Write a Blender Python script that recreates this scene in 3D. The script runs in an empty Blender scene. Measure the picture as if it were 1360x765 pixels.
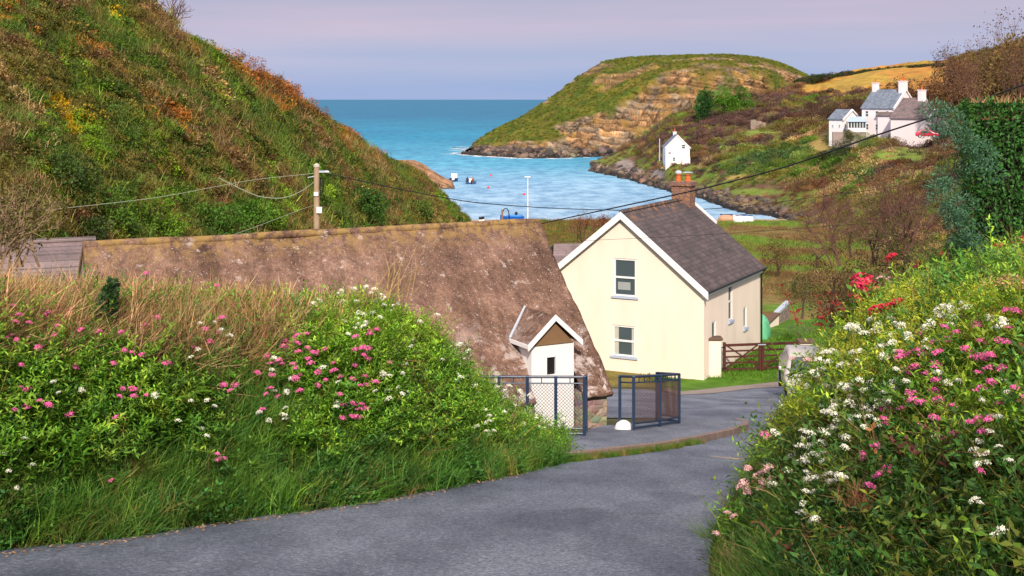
import bpy, bmesh, math, random
import numpy as np
from mathutils import Vector, Matrix
from mathutils.bvhtree import BVHTree
random.seed(7); RS = np.random.RandomState(11)
SC = bpy.context.scene; COL = SC.collection
PI = math.pi; R = math.radians

# ------------------------------------------------------------------ camera
H = 21.0                       # camera height above the sea
F = 1640.0                     # focal length in photo pixels (1360 wide)
cam = bpy.data.cameras.new('camera'); camo = bpy.data.objects.new('camera', cam); COL.objects.link(camo)
cam.sensor_width = 36; cam.lens = 36*F/1360; cam.shift_y = -(382.5-132)/1360
cam.clip_start = .1; cam.clip_end = 120000
camo.location = (0, 0, H); camo.rotation_euler = (PI/2, 0, 0); SC.camera = camo

# ------------------------------------------------------------------ world, sun, exposure
SUN_EL, SUN_X = 35, .03         # elevation in degrees; the sun stands behind the camera, a little to its right
w = bpy.data.worlds.new('World'); SC.world = w; w.use_nodes = True
nt = w.node_tree; nt.nodes.clear(); N = nt.nodes.new; L = nt.links.new
out = N('ShaderNodeOutputWorld'); mix = N('ShaderNodeMixShader')
bg1 = N('ShaderNodeBackground'); bg2 = N('ShaderNodeBackground')
sky = N('ShaderNodeTexSky'); sky.sky_type = 'NISHITA'; sky.sun_disc = False
sky.sun_elevation = R(SUN_EL); sky.sun_rotation = PI - math.atan(SUN_X)
L(sky.outputs[0], bg1.inputs[0]); bg1.inputs[1].default_value = .12
tc = N('ShaderNodeTexCoord'); sep = N('ShaderNodeSeparateXYZ'); L(tc.outputs['Generated'], sep.inputs[0])
ramp = N('ShaderNodeValToRGB'); L(sep.outputs[2], ramp.inputs[0])
cr = ramp.color_ramp; cr.elements[0].position = 0; cr.elements[0].color = (.36, .50, .82, 1)
cr.elements[1].position = .5; cr.elements[1].color = (.42, .46, .62, 1)
e = cr.elements.new(.22); e.color = (.48, .46, .62, 1); cr.elements[-1].color = (1.12, 1.06, 1.1, 1); e = cr.elements.new(.035); e.color = (.40, .48, .74, 1); e = cr.elements.new(.062); e.color = (.56, .49, .66, 1); e = cr.elements.new(.11); e.color = (.40, .40, .56, 1)
mp = N('ShaderNodeMapping'); mp.inputs['Scale'].default_value = (1.2, 1.2, 16); L(tc.outputs['Generated'], mp.inputs[0])
nz = N('ShaderNodeTexNoise'); nz.inputs['Scale'].default_value = 1.6; nz.inputs['Detail'].default_value = 4; L(mp.outputs[0], nz.inputs[0])
r2 = N('ShaderNodeValToRGB'); L(nz.outputs[0], r2.inputs[0])
r2.color_ramp.elements[0].position = .35; r2.color_ramp.elements[0].color = (.82, .90, 1.0, 1)
r2.color_ramp.elements[1].position = .7; r2.color_ramp.elements[1].color = (1.22, 1.04, 1.02, 1)
mm = N('ShaderNodeMixRGB'); mm.blend_type = 'MULTIPLY'; mm.inputs[0].default_value = 1
L(ramp.outputs[0], mm.inputs[1]); L(r2.outputs[0], mm.inputs[2]); L(mm.outputs[0], bg2.inputs[0]); bg2.inputs[1].default_value = .68
mix.inputs[0].default_value = .88
L(bg1.outputs[0], mix.inputs[1]); L(bg2.outputs[0], mix.inputs[2]); L(mix.outputs[0], out.inputs[0])
sl = bpy.data.lights.new('sun', 'SUN'); sl.energy = 4.0; sl.angle = R(2.5); sl.color = (1, .88, .72)
so = bpy.data.objects.new('sun', sl); COL.objects.link(so)
sd = Vector((SUN_X, -1, 0)).normalized(); sd = Vector((sd.x*math.cos(R(SUN_EL)), sd.y*math.cos(R(SUN_EL)), math.sin(R(SUN_EL))))
so.rotation_euler = sd.to_track_quat('Z', 'Y').to_euler(); so.location = (10, -20, 60)
SC.view_settings.view_transform = 'Standard'; SC.view_settings.look = 'None'
SC.view_settings.exposure = 0.42; SC.view_settings.gamma = 1
SC.render.engine = 'CYCLES'
SC.cycles.max_bounces = 4; SC.cycles.diffuse_bounces = 2; SC.cycles.glossy_bounces = 2
SC.cycles.transmission_bounces = 3; SC.cycles.transparent_max_bounces = 4
SC.cycles.caustics_reflective = False; SC.cycles.caustics_refractive = False

# ------------------------------------------------------------------ helpers
def P(px, py, Y): return Vector(((px-680)/F*Y, Y, H-(py-132)/F*Y))
def PA(px, py, Y): return np.stack([(px-680)/F*Y, Y, H-(py-132)/F*Y], -1)
def D_of(Y):
    Y = np.asarray(Y, float)
    return np.interp(Y, [-60, 51.5, 60, 200, 216, 235, 400, 900], [-10.35, 11.95, 12.0, 20.3, 21.0, 23.5, 27, 30])
def gz(Y): return H - D_of(Y)
def ground_px(px, py):
    k = (py-132)/F
    Ys = np.linspace(2, 260, 20000); d = D_of(Ys)/Ys
    i = np.argmax(d < k); Y = Ys[i] if d.min() < k else Ys[-1]
    return Vector(((px-680)/F*Y, Y, float(gz(Y))))
def hash3(x, y, z):
    n = (x*374761393 + y*668265263 + z*2147483647 % 2147483647).astype(np.int64)
    n = (n ^ (n >> 13))*1274126177; n = n ^ (n >> 16)
    return (n & 0xffff)/65535.0
def vnoise(p):
    p = np.asarray(p, float); i = np.floor(p).astype(np.int64); f = p-i; f = f*f*(3-2*f); r = 0
    for dx in (0, 1):
        for dy in (0, 1):
            for dz in (0, 1):
                wgt = (f[..., 0] if dx else 1-f[..., 0])*(f[..., 1] if dy else 1-f[..., 1])*(f[..., 2] if dz else 1-f[..., 2])
                r = r + wgt*hash3(i[..., 0]+dx, i[..., 1]+dy+57, (i[..., 2]+dz)*131+7)
    return r
def fbm(p, o=4):
    p = np.asarray(p, float); a = .5; s = 0; t = 0
    for k in range(o): s = s+a*vnoise(p*2**k+k*17.3); t += a; a *= .5
    return s/t
def tag(o, label=None, cat=None, group=None, kind=None):
    if label: o['label'] = label
    if cat: o['category'] = cat
    if group: o['group'] = group
    if kind: o['kind'] = kind
    return o
class MB:
    def __init__(s): s.v = []; s.f = []; s.a = []
    def add(s, vs, fs, a=None):
        n = len(s.v); s.v += [tuple(v) for v in vs]; s.f += [tuple(i+n for i in f) for f in fs]
        return s
    def box(s, x0, x1, y0, y1, z0, z1):
        return s.add([(x0,y0,z0),(x1,y0,z0),(x1,y1,z0),(x0,y1,z0),(x0,y0,z1),(x1,y0,z1),(x1,y1,z1),(x0,y1,z1)],
                     [(0,3,2,1),(4,5,6,7),(0,1,5,4),(1,2,6,5),(2,3,7,6),(3,0,4,7)])
    def prism(s, poly, ext):          # poly: list of 3D points (planar), ext: extrusion vector
        n = len(poly); e = Vector(ext); a = [Vector(p) for p in poly]; b = [p+e for p in a]
        return s.add(a+b, [tuple(range(n))[::-1], tuple(range(n, 2*n))]+[(i, (i+1) % n, n+(i+1) % n, n+i) for i in range(n)])
    def tube(s, pts, r, n=6, r1=None, cap=True):
        pts = [Vector(p) for p in pts]; m = len(pts); r1 = r if r1 is None else r1; vs = []
        for i, p in enumerate(pts):
            t = (pts[min(i+1, m-1)]-pts[max(i-1, 0)]).normalized()
            u = t.cross(Vector((0, 0, 1)) if abs(t.z) < .9 else Vector((1, 0, 0))).normalized(); v = t.cross(u)
            rr = r+(r1-r)*i/max(1, m-1)
            vs += [p+(u*math.cos(2*PI*k/n)+v*math.sin(2*PI*k/n))*rr for k in range(n)]
        fs = [(i*n+k, i*n+(k+1) % n, (i+1)*n+(k+1) % n, (i+1)*n+k) for i in range(m-1) for k in range(n)]
        if cap: fs += [tuple(range(n)), tuple(range((m-1)*n, m*n))[::-1]]
        return s.add(vs, fs)
    def lathe(s, prof, c=(0, 0, 0), n=12):
        vs = []; c = Vector(c)
        for r, z in prof: vs += [c+Vector((r*math.cos(2*PI*k/n), r*math.sin(2*PI*k/n), z)) for k in range(n)]
        m = len(prof)
        return s.add(vs, [(i*n+k, i*n+(k+1) % n, (i+1)*n+(k+1) % n, (i+1)*n+k) for i in range(m-1) for k in range(n)]+[tuple(range(n))[::-1], tuple(range((m-1)*n, m*n))])
def finish(name, me, mat, parent=None, loc=None, rz=0, smooth=False, **kw):
    if mat: me.materials.append(mat)
    if smooth: me.polygons.foreach_set('use_smooth', [True]*len(me.polygons))
    o = bpy.data.objects.new(name, me); COL.objects.link(o)
    if parent: o.parent = parent
    if loc is not None: o.location = loc
    o.rotation_euler.z = rz
    return tag(o, **kw)
def mk(name, mb, mat, parent=None, loc=None, rz=0, smooth=False, bevel=0, **kw):
    me = bpy.data.meshes.new(name); me.from_pydata(mb.v, [], mb.f)
    bm = bmesh.new(); bm.from_mesh(me); bmesh.ops.recalc_face_normals(bm, faces=bm.faces); bm.to_mesh(me); bm.free()
    o = finish(name, me, mat, parent, loc, rz, smooth, **kw)
    if bevel:
        m = o.modifiers.new('bevel', 'BEVEL'); m.width = bevel; m.segments = 2; m.limit_method = 'ANGLE'
    return o
def mesh_np(name, V, Fq, attrs=None):
    """fast mesh from numpy: V (n,3), Fq (m,k) all faces the same size; attrs name->(n,) or (n,3) point data"""
    me = bpy.data.meshes.new(name); V = np.asarray(V, np.float32); Fq = np.asarray(Fq, np.int32); m, k = Fq.shape
    me.vertices.add(len(V)); me.vertices.foreach_set('co', V.ravel())
    me.loops.add(m*k); me.loops.foreach_set('vertex_index', Fq.ravel())
    me.polygons.add(m); me.polygons.foreach_set('loop_start', np.arange(0, m*k, k, dtype=np.int32))
    me.update(calc_edges=True)
    for nm, a in (attrs or {}).items(): set_attr(me, nm, a)
    return me
def set_attr(me, nm, a):
    a = np.asarray(a, np.float32)
    if a.ndim == 1: at = me.attributes.new(nm, 'FLOAT', 'POINT'); at.data.foreach_set('value', a)
    else: at = me.attributes.new(nm, 'FLOAT_VECTOR', 'POINT'); at.data.foreach_set('vector', a.ravel())
def empty(name, loc=(0, 0, 0), rz=0, **kw):
    o = bpy.data.objects.new(name, None); COL.objects.link(o); o.location = loc; o.rotation_euler.z = rz; o.empty_display_size = .2
    return tag(o, **kw)
def copy_tree(o, parent=None):
    c = o.copy(); COL.objects.link(c); c.parent = parent
    for ch in list(o.children): copy_tree(ch, c)
    return c

# ------------------------------------------------------------------ materials
class Mat:
    def __init__(s, name, rough=.7, spec=.3):
        s.m = bpy.data.materials.new(name); s.m.use_nodes = True; s.t = s.m.node_tree
        s.b = s.t.nodes['Principled BSDF']; s.b.inputs['Roughness'].default_value = rough
        s.b.inputs['Specular IOR Level'].default_value = spec; s.tc = None
    def n(s, t, **kw):
        x = s.t.nodes.new(t)
        for k, v in kw.items():
            if k in x.inputs: x.inputs[k].default_value = v
            else: setattr(x, k, v)
        return x
    def l(s, a, b): s.t.links.new(a, b)
    def co(s, scale=(1, 1, 1), kind='Object'):
        if not s.tc: s.tc = s.n('ShaderNodeTexCoord')
        m = s.n('ShaderNodeMapping'); m.inputs['Scale'].default_value = scale; s.l(s.tc.outputs[kind], m.inputs[0]); return m.outputs[0]
    def noise(s, scale, detail=4, co=None, rough=.6):
        x = s.n('ShaderNodeTexNoise', Scale=scale, Detail=detail, Roughness=rough); s.l(co or s.co(), x.inputs[0]); return x.outputs[0]
    def ramp(s, fac, stops):
        x = s.n('ShaderNodeValToRGB'); s.l(fac, x.inputs[0]); c = x.color_ramp
        while len(c.elements) < len(stops): c.elements.new(.5)
        for e, (p, q) in zip(c.elements, stops): e.position = p; e.color = tuple(q)+(1,) if len(q) == 3 else q
        return x.outputs[0]
    def mix(s, fac, a, b, mode='MIX'):
        x = s.n('ShaderNodeMixRGB', blend_type=mode)
        for i, q in ((0, fac), (1, a), (2, b)):
            if isinstance(q, (int, float)): x.inputs[i].default_value = q if i == 0 else (q, q, q, 1)
            elif isinstance(q, tuple): x.inputs[i].default_value = q+(1,)
            else: s.l(q, x.inputs[i])
        return x.outputs[0]
    def attr(s, nm, inst=False, out='Color'):
        x = s.n('ShaderNodeAttribute', attribute_name=nm); x.attribute_type = 'INSTANCER' if inst else 'GEOMETRY'; return x.outputs[out]
    def color(s, c):
        if isinstance(c, tuple): s.b.inputs['Base Color'].default_value = c+(1,)
        else: s.l(c, s.b.inputs['Base Color'])
        return s
    def bump(s, h, strength=.3, dist=.02):
        x = s.n('ShaderNodeBump', Strength=strength, Distance=dist); s.l(h, x.inputs['Height']); s.l(x.outputs[0], s.b.inputs['Normal']); return s
BW = ((0, (0, 0, 0)), (1, (1, 1, 1)))
def simple(name, c, rough=.6, var=.15, scale=6, spec=.3, metal=0):
    m = Mat(name, rough, spec); n = m.noise(scale, 5)
    m.color(m.mix(n, tuple(x*(1-var) for x in c), tuple(min(1, x*(1+var)) for x in c))); m.bump(n, .15, .01)
    m.b.inputs['Metallic'].default_value = metal
    return m.m
def leafmat(name, c=None, inst=False, transl=.35, rough=.55):
    """foliage: colour x the leaf's own light/dark value; thin leaves let some light through"""
    m = Mat(name, rough, .25); v = m.attr('v', out='Fac')
    vv = m.n('ShaderNodeMapRange'); vv.inputs[3].default_value = .32; vv.inputs[4].default_value = 1.7; m.l(v, vv.inputs[0])
    base = m.attr('col', inst is True) if inst else c
    colr = m.mix(1.0, base, vv.outputs[0], 'MULTIPLY'); m.color(colr)
    tr = m.n('ShaderNodeBsdfTranslucent'); m.l(m.mix(1.0, colr, (1.0, 1.0, .55), 'MULTIPLY'), tr.inputs[0])
    mx = m.n('ShaderNodeMixShader'); mx.inputs[0].default_value = transl
    m.l(m.b.outputs[0], mx.inputs[1]); m.l(tr.outputs[0], mx.inputs[2]); m.l(mx.outputs[0], m.t.nodes['Material Output'].inputs[0])
    return m.m
M = {}
M['leaf_i'] = leafmat('foliage', inst=True); M['leaf_r'] = leafmat('bank_leaves', inst='real'); M['twig_r'] = leafmat('bank_dry_stems', inst='real', transl=.15, rough=.8)
M['twig_i'] = leafmat('dry_stems', inst=True, transl=.15, rough=.8)
M['bark'] = simple('bark', (.10, .07, .05), .9, .35, 8)
M['bark_red'] = simple('twigs_russet', (.13, .065, .05), .9, .3, 3)
M['white'] = simple('white_paint', (.78, .78, .80), .5, .05, 2)
M['glass'] = Mat('window_glass', .08, .8).color((.06, .085, .10)).m
M['iron'] = simple('navy_paint', (.012, .03, .075), .4, .3, 20, .5)
M['dark'] = simple('black_plastic', (.012, .012, .014), .45)
M['orange'] = simple('terracotta', (.55, .13, .04), .7, .25, 10)

def asphalt(name, tint=(1, 1, 1)):
    m = Mat(name, .75, .35); a = m.noise(26, 8, rough=.95); b = m.noise(1.1, 6, m.co((1, .35, 1))); c = m.noise(.35, 3)
    base = m.ramp(a, ((.36, (.03, .034, .042)), (.50, (.105, .11, .128)), (.62, (.30, .30, .315))))
    base = m.mix(.8, base, m.ramp(b, ((.35, (.6, .62, .66)), (.65, (1.35, 1.32, 1.3)))), 'MULTIPLY')
    base = m.mix(.6, base, m.ramp(c, ((.35, (.72, .75, .82)), (.65, (1.2, 1.18, 1.16)))), 'MULTIPLY')
    vo = m.n('ShaderNodeTexVoronoi', Scale=.2); vo.feature = 'DISTANCE_TO_EDGE'; wv_ = m.n('ShaderNodeVectorMath', operation='ADD'); nn_ = m.n('ShaderNodeTexNoise', Scale=2.2, Detail=5); m.l(m.co(), nn_.inputs[0]); m.l(m.co(), wv_.inputs[0]); m.l(nn_.outputs['Color'], wv_.inputs[1]); m.l(wv_.outputs[0], vo.inputs[0])
    base = m.mix(m.ramp(vo.outputs['Distance'], ((.002, (.35, .35, .35)), (.007, (0, 0, 0)))), base, (.04, .04, .045))
    pt = m.ramp(m.noise(.55, 2, m.co((1, .5, 1))), ((.56, (1, 1, 1)), (.575, (.74, .75, .78)))); base = m.mix(.8, base, pt, 'MULTIPLY')
    base = m.mix(1, base, tint, 'MULTIPLY'); m.color(base); m.bump(a, .8, .02); return m.m
M['asphalt'] = asphalt('asphalt', (1.12, 1.26, 1.42)); M['pave'] = asphalt('pavement_asphalt', (1.22, 1.34, 1.48))
def gravelm():
    m = Mat('gravel', .9); a = m.noise(40, 3); m.color(m.ramp(a, ((.3, (.12, .09, .075)), (.7, (.42, .35, .31))))); m.bump(a, .5, .02); return m.m
M['gravel'] = gravelm()
M['kerb'] = simple('kerb_stone', (.21, .15, .135), .85, .35, 5)
def vcol_mat(name, rough=.9, sc1=1.2, sc2=9, amt=.9, bump=.5, bd=.1):
    m = Mat(name, rough, .15); c = m.attr('col'); a = m.noise(sc1, 6); b = m.noise(sc2, 4)
    c = m.mix(amt, c, m.ramp(a, ((.28, (.55, .55, .55)), (.72, (1.45, 1.4, 1.35)))), 'MULTIPLY')
    c = m.mix(amt*.7, c, m.ramp(b, ((.3, (.6, .6, .6)), (.7, (1.35, 1.35, 1.35)))), 'MULTIPLY')
    m.color(c); m.bump(m.mix(.5, a, b), bump, bd); return m.m
M['soil'] = vcol_mat('ground_cover')
M['hill'] = vcol_mat('hill_turf', sc1=.25, sc2=2.5, bd=.6)

# ------------------------------------------------------------------ terrain helpers
def catmull(A, t):      # A: (n,...) control, t in [0,n-1]
    n = len(A); i = np.clip(np.floor(t).astype(int), 0, n-2); f = t-i; f = f.reshape(f.shape+(1,)*(A.ndim-1))
    p1, p2 = A[i], A[i+1]; p0 = np.where(i.reshape(f.shape) > 0, A[np.maximum(i-1, 0)], 2*p1-p2); p3 = np.where(i.reshape(f.shape) < n-2, A[np.minimum(i+2, n-1)], 2*p2-p1)
    m1, m2 = (p2-p0)*.5*.8, (p3-p1)*.5*.8
    return (2*f**3-3*f**2+1)*p1+(f**3-2*f**2+f)*m1+(-2*f**3+3*f**2)*p2+(f**3-f**2)*m2
class Net:
    def __init__(s, ctrl): s.c = np.array(ctrl, float)          # (cols, rows, 3)
    def grid(s, nu, nv):
        a = catmull(s.c, np.linspace(0, len(s.c)-1, nu))         # nu,rows,3
        b = catmull(np.swapaxes(a, 0, 1), np.linspace(0, s.c.shape[1]-1, nv))
        return np.swapaxes(b, 0, 1)                               # nu,nv,3
def grid_faces(nu, nv):
    i = np.arange(nu*nv).reshape(nu, nv)
    return np.stack([i[:-1, :-1], i[1:, :-1], i[1:, 1:], i[:-1, 1:]], -1).reshape(-1, 4)
def px_of(G): return 680+F*G[..., 0]/G[..., 1], 132+F*(H-G[..., 2])/G[..., 1]
def normals(G):
    du = np.gradient(G, axis=0); dv = np.gradient(G, axis=1); n = np.cross(du, dv); n /= np.linalg.norm(n, axis=-1, keepdims=True)+1e-9
    return np.where(n[..., 2:3] < 0, -n, n)
def lerp3(a, b, t): return a+(b-a)*t[..., None]
def sample(G, n, dens=None):
    """area-weighted random points on a grid surface, optional weight per cell"""
    e1 = G[1:, :-1]-G[:-1, :-1]; e2 = G[:-1, 1:]-G[:-1, :-1]; A = np.linalg.norm(np.cross(e1, e2), axis=-1)
    if dens is not None: A = A*dens
    p = (A/A.sum()).ravel(); k = RS.choice(len(p), n, p=p); i, j = np.unravel_index(k, A.shape); u = RS.rand(n, 1); v = RS.rand(n, 1)
    return G[i, j]*(1-u)*(1-v)+G[i+1, j]*u*(1-v)+G[i, j+1]*(1-u)*v+G[i+1, j+1]*u*v
def bvh(G):
    f = grid_faces(*G.shape[:2]); return BVHTree.FromPolygons([tuple(p) for p in G.reshape(-1, 3)], [tuple(x) for x in f.tolist()])
def cast(tree, px, py):
    d = Vector(((px-680)/F, 1, -(py-132)/F)); return tree.ray_cast(Vector((0, 0, H)), d.normalized())[0]

# ------------------------------------------------------------------ scatter (only for uncountable cover)
def scatter(name, pts, scl, col, protos, label, cat, rot=None, tilt=.15, real=False):
    n = len(pts); me = bpy.data.meshes.new(name); me.vertices.add(n); me.vertices.foreach_set('co', np.asarray(pts, np.float32).ravel())
    set_attr(me, 'scl', scl); set_attr(me, 'col', col)
    rz = RS.rand(n)*2*PI if rot is None else rot
    set_attr(me, 'rot', np.stack([RS.randn(n)*tilt, RS.randn(n)*tilt, rz], -1)); set_attr(me, 'pick', RS.randint(0, len(protos), n).astype(float))
    cl = bpy.data.collections.new(name+'_kinds')
    for k, pm in enumerate(protos): cl.objects.link(bpy.data.objects.new('%s_kind_%02d' % (name, k), pm))
    ng = bpy.data.node_groups.new(name, 'GeometryNodeTree')
    ng.interface.new_socket('Geometry', in_out='INPUT', socket_type='NodeSocketGeometry'); ng.interface.new_socket('Geometry', in_out='OUTPUT', socket_type='NodeSocketGeometry')
    n_ = ng.nodes.new; l_ = ng.links.new; gi = n_('NodeGroupInput'); go = n_('NodeGroupOutput')
    ci = n_('GeometryNodeCollectionInfo'); ci.inputs[0].default_value = cl; ci.inputs['Separate Children'].default_value = True; ci.inputs['Reset Children'].default_value = True
    iop = n_('GeometryNodeInstanceOnPoints'); iop.inputs['Pick Instance'].default_value = True
    def at(nm, dt):
        a = n_('GeometryNodeInputNamedAttribute'); a.data_type = dt; a.inputs[0].default_value = nm; return a.outputs[0]
    l_(gi.outputs[0], iop.inputs['Points']); l_(ci.outputs[0], iop.inputs['Instance'])
    l_(at('pick', 'FLOAT'), iop.inputs['Instance Index']); l_(at('scl', 'FLOAT'), iop.inputs['Scale'])
    e2r = n_('FunctionNodeEulerToRotation'); l_(at('rot', 'FLOAT_VECTOR'), e2r.inputs[0]); l_(e2r.outputs[0], iop.inputs['Rotation'])
    if real:
        rl = n_('GeometryNodeRealizeInstances'); l_(iop.outputs[0], rl.inputs[0]); l_(rl.outputs[0], go.inputs[0])
    else: l_(iop.outputs[0], go.inputs[0])
    o = finish(name, me, None, label=label, cat=cat, kind='stuff'); md = o.modifiers.new('spread', 'NODES'); md.node_group = ng
    return o

# ------------------------------------------------------------------ leaf geometry
def leaves(C, Dr, Nr, ln, wd, v):
    """quads (base,left,tip,right) at centres C with direction Dr, normal-ish Nr, per-leaf length/width"""
    n = len(C); Dr = Dr/(np.linalg.norm(Dr, axis=1, keepdims=True)+1e-9); S = np.cross(Dr, Nr); S /= np.linalg.norm(S, axis=1, keepdims=True)+1e-9
    U = np.cross(S, Dr); ln = np.broadcast_to(ln, n)[:, None]; wd = np.broadcast_to(wd, n)[:, None]
    b = C; t = C+Dr*ln-U*ln*.12; m = C+Dr*ln*.45+U*ln*.04
    V = np.stack([b, m+S*wd*.5, t, m-S*wd*.5], 1).reshape(-1, 3)
    return V, np.arange(4*n).reshape(n, 4), np.repeat(v, 4)
def rnd_dirs(n, up=0.):
    d = RS.randn(n, 3); d[:, 2] += up; return d/np.linalg.norm(d, axis=1, keepdims=True)
def join_np(parts):
    V = []; Fs = []; A = []; k = 0
    for v, f, a in parts: V.append(v); Fs.append(f+k); A.append(a); k += len(v)
    return np.concatenate(V), np.concatenate(Fs), np.concatenate(A)
def clump(n, lobes, leaf, rx=1., rz=.7, aspect=.5, seed=0, up=.3):
    """rounded leafy clump of several lobes; returns numpy parts. unit radius"""
    lc = rnd_dirs(lobes)*RS.rand(lobes, 1)**.5*np.array([.55*rx, .55*rx, .4*rz]); lc[:, 2] = np.abs(lc[:, 2])+rz*.25
    lr = .3+.25*RS.rand(lobes)
    k = RS.randint(0, lobes, n); d = rnd_dirs(n, .25); rr = lr[k]*(.55+.5*RS.rand(n)**.6)
    C = lc[k]+d*rr[:, None]*np.array([rx, rx, rz]); C[:, 2] = np.maximum(C[:, 2], -.05)
    Dr = d+rnd_dirs(n)*.9; v = np.clip(.5+.25*RS.randn(n)+.12*RS.randn(lobes)[k], 0, 1)
    return leaves(C, Dr, rnd_dirs(n, .5), leaf*(.6+.8*RS.rand(n)), leaf*aspect*(.6+.8*RS.rand(n)), v)
def strands(n, h, w, spread, lean=.3, seg=2, vlo=.2, vhi=.9):
    """thin upright blades, two quads each -> as quads"""
    b = np.c_[RS.randn(n, 2)*spread, np.zeros(n)]; d = np.c_[RS.randn(n, 2)*lean, np.ones(n)]; d /= np.linalg.norm(d, axis=1, keepdims=True)
    L_ = h*(.45+.65*RS.rand(n))[:, None]; s = np.c_[rnd_dirs(n)[:, :2], np.zeros(n)]; s /= np.linalg.norm(s, axis=1, keepdims=True)+1e-9
    droop = np.c_[d[:, :2]*1.2, -.25*np.ones(n)]
    p0 = b; p1 = b+d*L_*.55; p2 = p1+(d+droop*.6)*L_*.45; ww = w*(.6+.7*RS.rand(n))[:, None]
    V = np.stack([p0-s*ww, p0+s*ww, p1+s*ww*.8, p1-s*ww*.8, p2+s*ww*.12, p2-s*ww*.12], 1).reshape(-1, 3)
    i = np.arange(n)[:, None]*6; Fq = np.concatenate([i+np.array([[0, 1, 2, 3]]), i+np.array([[3, 2, 4, 5]])]); v = np.repeat(vlo+(vhi-vlo)*RS.rand(n), 6)
    return V, Fq, v
def leafy_stems(n, h, leaf, aspect=.32, spread=.12, lean=.35, pairs=8, stemw=.004):
    """several stems carrying opposite lance-shaped leaves"""
    parts = []
    for s in range(n):
        b = np.array([random.gauss(0, spread), random.gauss(0, spread), 0]); d = np.array([random.gauss(0, lean), random.gauss(0, lean), 1.]); hh = h*random.uniform(.55, 1.1)
        t = np.repeat(np.linspace(.12, 1, pairs), 2); cur = np.outer(t**1.6, np.array([d[0], d[1], 0]))*hh
        C = b+cur+np.outer(t, [0, 0, 1])*hh; ang = np.repeat(np.arange(pairs)*1.57+random.random()*6, 2)+np.tile([0, PI], pairs)+RS.randn(2*pairs)*.3
        Dr = np.c_[np.cos(ang), np.sin(ang), .35+.5*t+RS.randn(2*pairs)*.2]; ln = leaf*(1.1-.5*t)*(.7+.5*RS.rand(2*pairs))
        parts.append(leaves(C, Dr, np.tile([0., 0, 1], (2*pairs, 1))+RS.randn(2*pairs, 3)*.2, ln, ln*aspect, np.clip(.35+.3*t+.15*RS.randn(2*pairs), 0, 1)))
        tt = np.array([0, .5, 1.]); q = b+np.outer(tt**1.6, [d[0], d[1], 0])*hh+np.outer(tt, [0, 0, 1])*hh; sw = np.array([stemw, 0, 0])
        V = np.array([q[0]-sw, q[0]+sw, q[1]+sw, q[1]-sw, q[2]+sw*.5, q[2]-sw*.5]); parts.append((V, np.array([[0, 1, 2, 3], [3, 2, 4, 5]]), np.full(6, .3)))
    return join_np(parts)
def pm(name, parts, mat):
    if isinstance(parts, list): parts = join_np(parts)
    V, Fq, v = parts; me = mesh_np(name, V, Fq, {'v': v}); me.materials.append(mat); return me
def crown_obj(name, parts, mat, parent=None, **kw):
    V, Fq, v = parts; me = mesh_np(name, V, Fq, {'v': v}); return finish(name, me, mat, parent, **kw)
def lobed(c, r, n, leaf, lobes=9, aspect=.55, jitter=.15):
    """crown of many leaves round centre c with radii r, uneven outline and gaps"""
    c = np.array(c, float); r = np.array(r, float)
    lc = rnd_dirs(lobes)*(.35+.4*RS.rand(lobes, 1)); lr = .28+.22*RS.rand(lobes); k = RS.randint(0, lobes, n)
    d = rnd_dirs(n, .1); C = c+(lc[k]+d*(lr[k]*(.5+.55*RS.rand(n)**.5))[:, None])*r+RS.randn(n, 3)*jitter*leaf
    v = np.clip(.5+.22*RS.randn(n)+.18*RS.randn(lobes)[k], 0, 1)
    return leaves(C, d+rnd_dirs(n)*.8, rnd_dirs(n, .4), leaf*(.6+.8*RS.rand(n)), leaf*aspect*(.6+.8*RS.rand(n)), v)
def branches(mb, p, d, ln, r, depth, spread=.5, up=.15, tips=None, n=4, kids=3):
    q = p+d*ln*.5+Vector((random.gauss(0, .05), random.gauss(0, .05), 0))*ln; e = q+(d+Vector((0, 0, up*.5))).normalized()*ln*.5
    mb.tube([p, q, e], r, n, r*.6, cap=False)
    if tips is not None: tips.append(e)
    if depth == 0: return
    for k in range(kids):
        a = (d+Vector((random.gauss(0, spread), random.gauss(0, spread), random.gauss(0, spread)+up))).normalized()
        s = p+(e-p)*random.uniform(.5, 1) if k else e
        branches(mb, s, a, ln*random.uniform(.6, .85), r*.58, depth-1, spread, up, tips, n, kids)
# ================================================================== THE SETTING
# sea
mb = MB(); mb.add([(-60000, 170, 0), (60000, 170, 0), (60000, 100000, 0), (-60000, 100000, 0)], [(0, 1, 2, 3)])
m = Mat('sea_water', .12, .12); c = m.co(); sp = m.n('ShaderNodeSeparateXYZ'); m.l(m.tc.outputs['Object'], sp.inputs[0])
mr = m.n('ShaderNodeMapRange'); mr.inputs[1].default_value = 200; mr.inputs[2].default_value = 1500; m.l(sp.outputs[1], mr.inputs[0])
base = m.ramp(mr.outputs[0], ((0, (.30, .45, .60)), (.08, (.22, .42, .60)), (.15, (.07, .33, .50)), (.35, (.003, .22, .37)), (1, (.0, .14, .26))))  # pale inshore end: sky reflection put into the base colour, teal farther out
chop = m.noise(.22, 6, m.co((.9, .55, 1)), .75); big = m.noise(.018, 8, m.co((.9, .5, 1)), .72)
base = m.mix(.85, base, m.ramp(chop, ((.40, (.52, .66, .76)), (.50, (1, 1, 1)), (.60, (1.4, 1.28, 1.2)))), 'MULTIPLY')
base = m.mix(.9, base, m.ramp(big, ((.38, (.72, .84, .9)), (.62, (1.22, 1.14, 1.1)))), 'MULTIPLY')
cap = m.ramp(m.noise(.55, 3, m.co((.25, 1, 1)), .8), ((.66, (0, 0, 0)), (.74, (1, 1, 1))))
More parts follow.
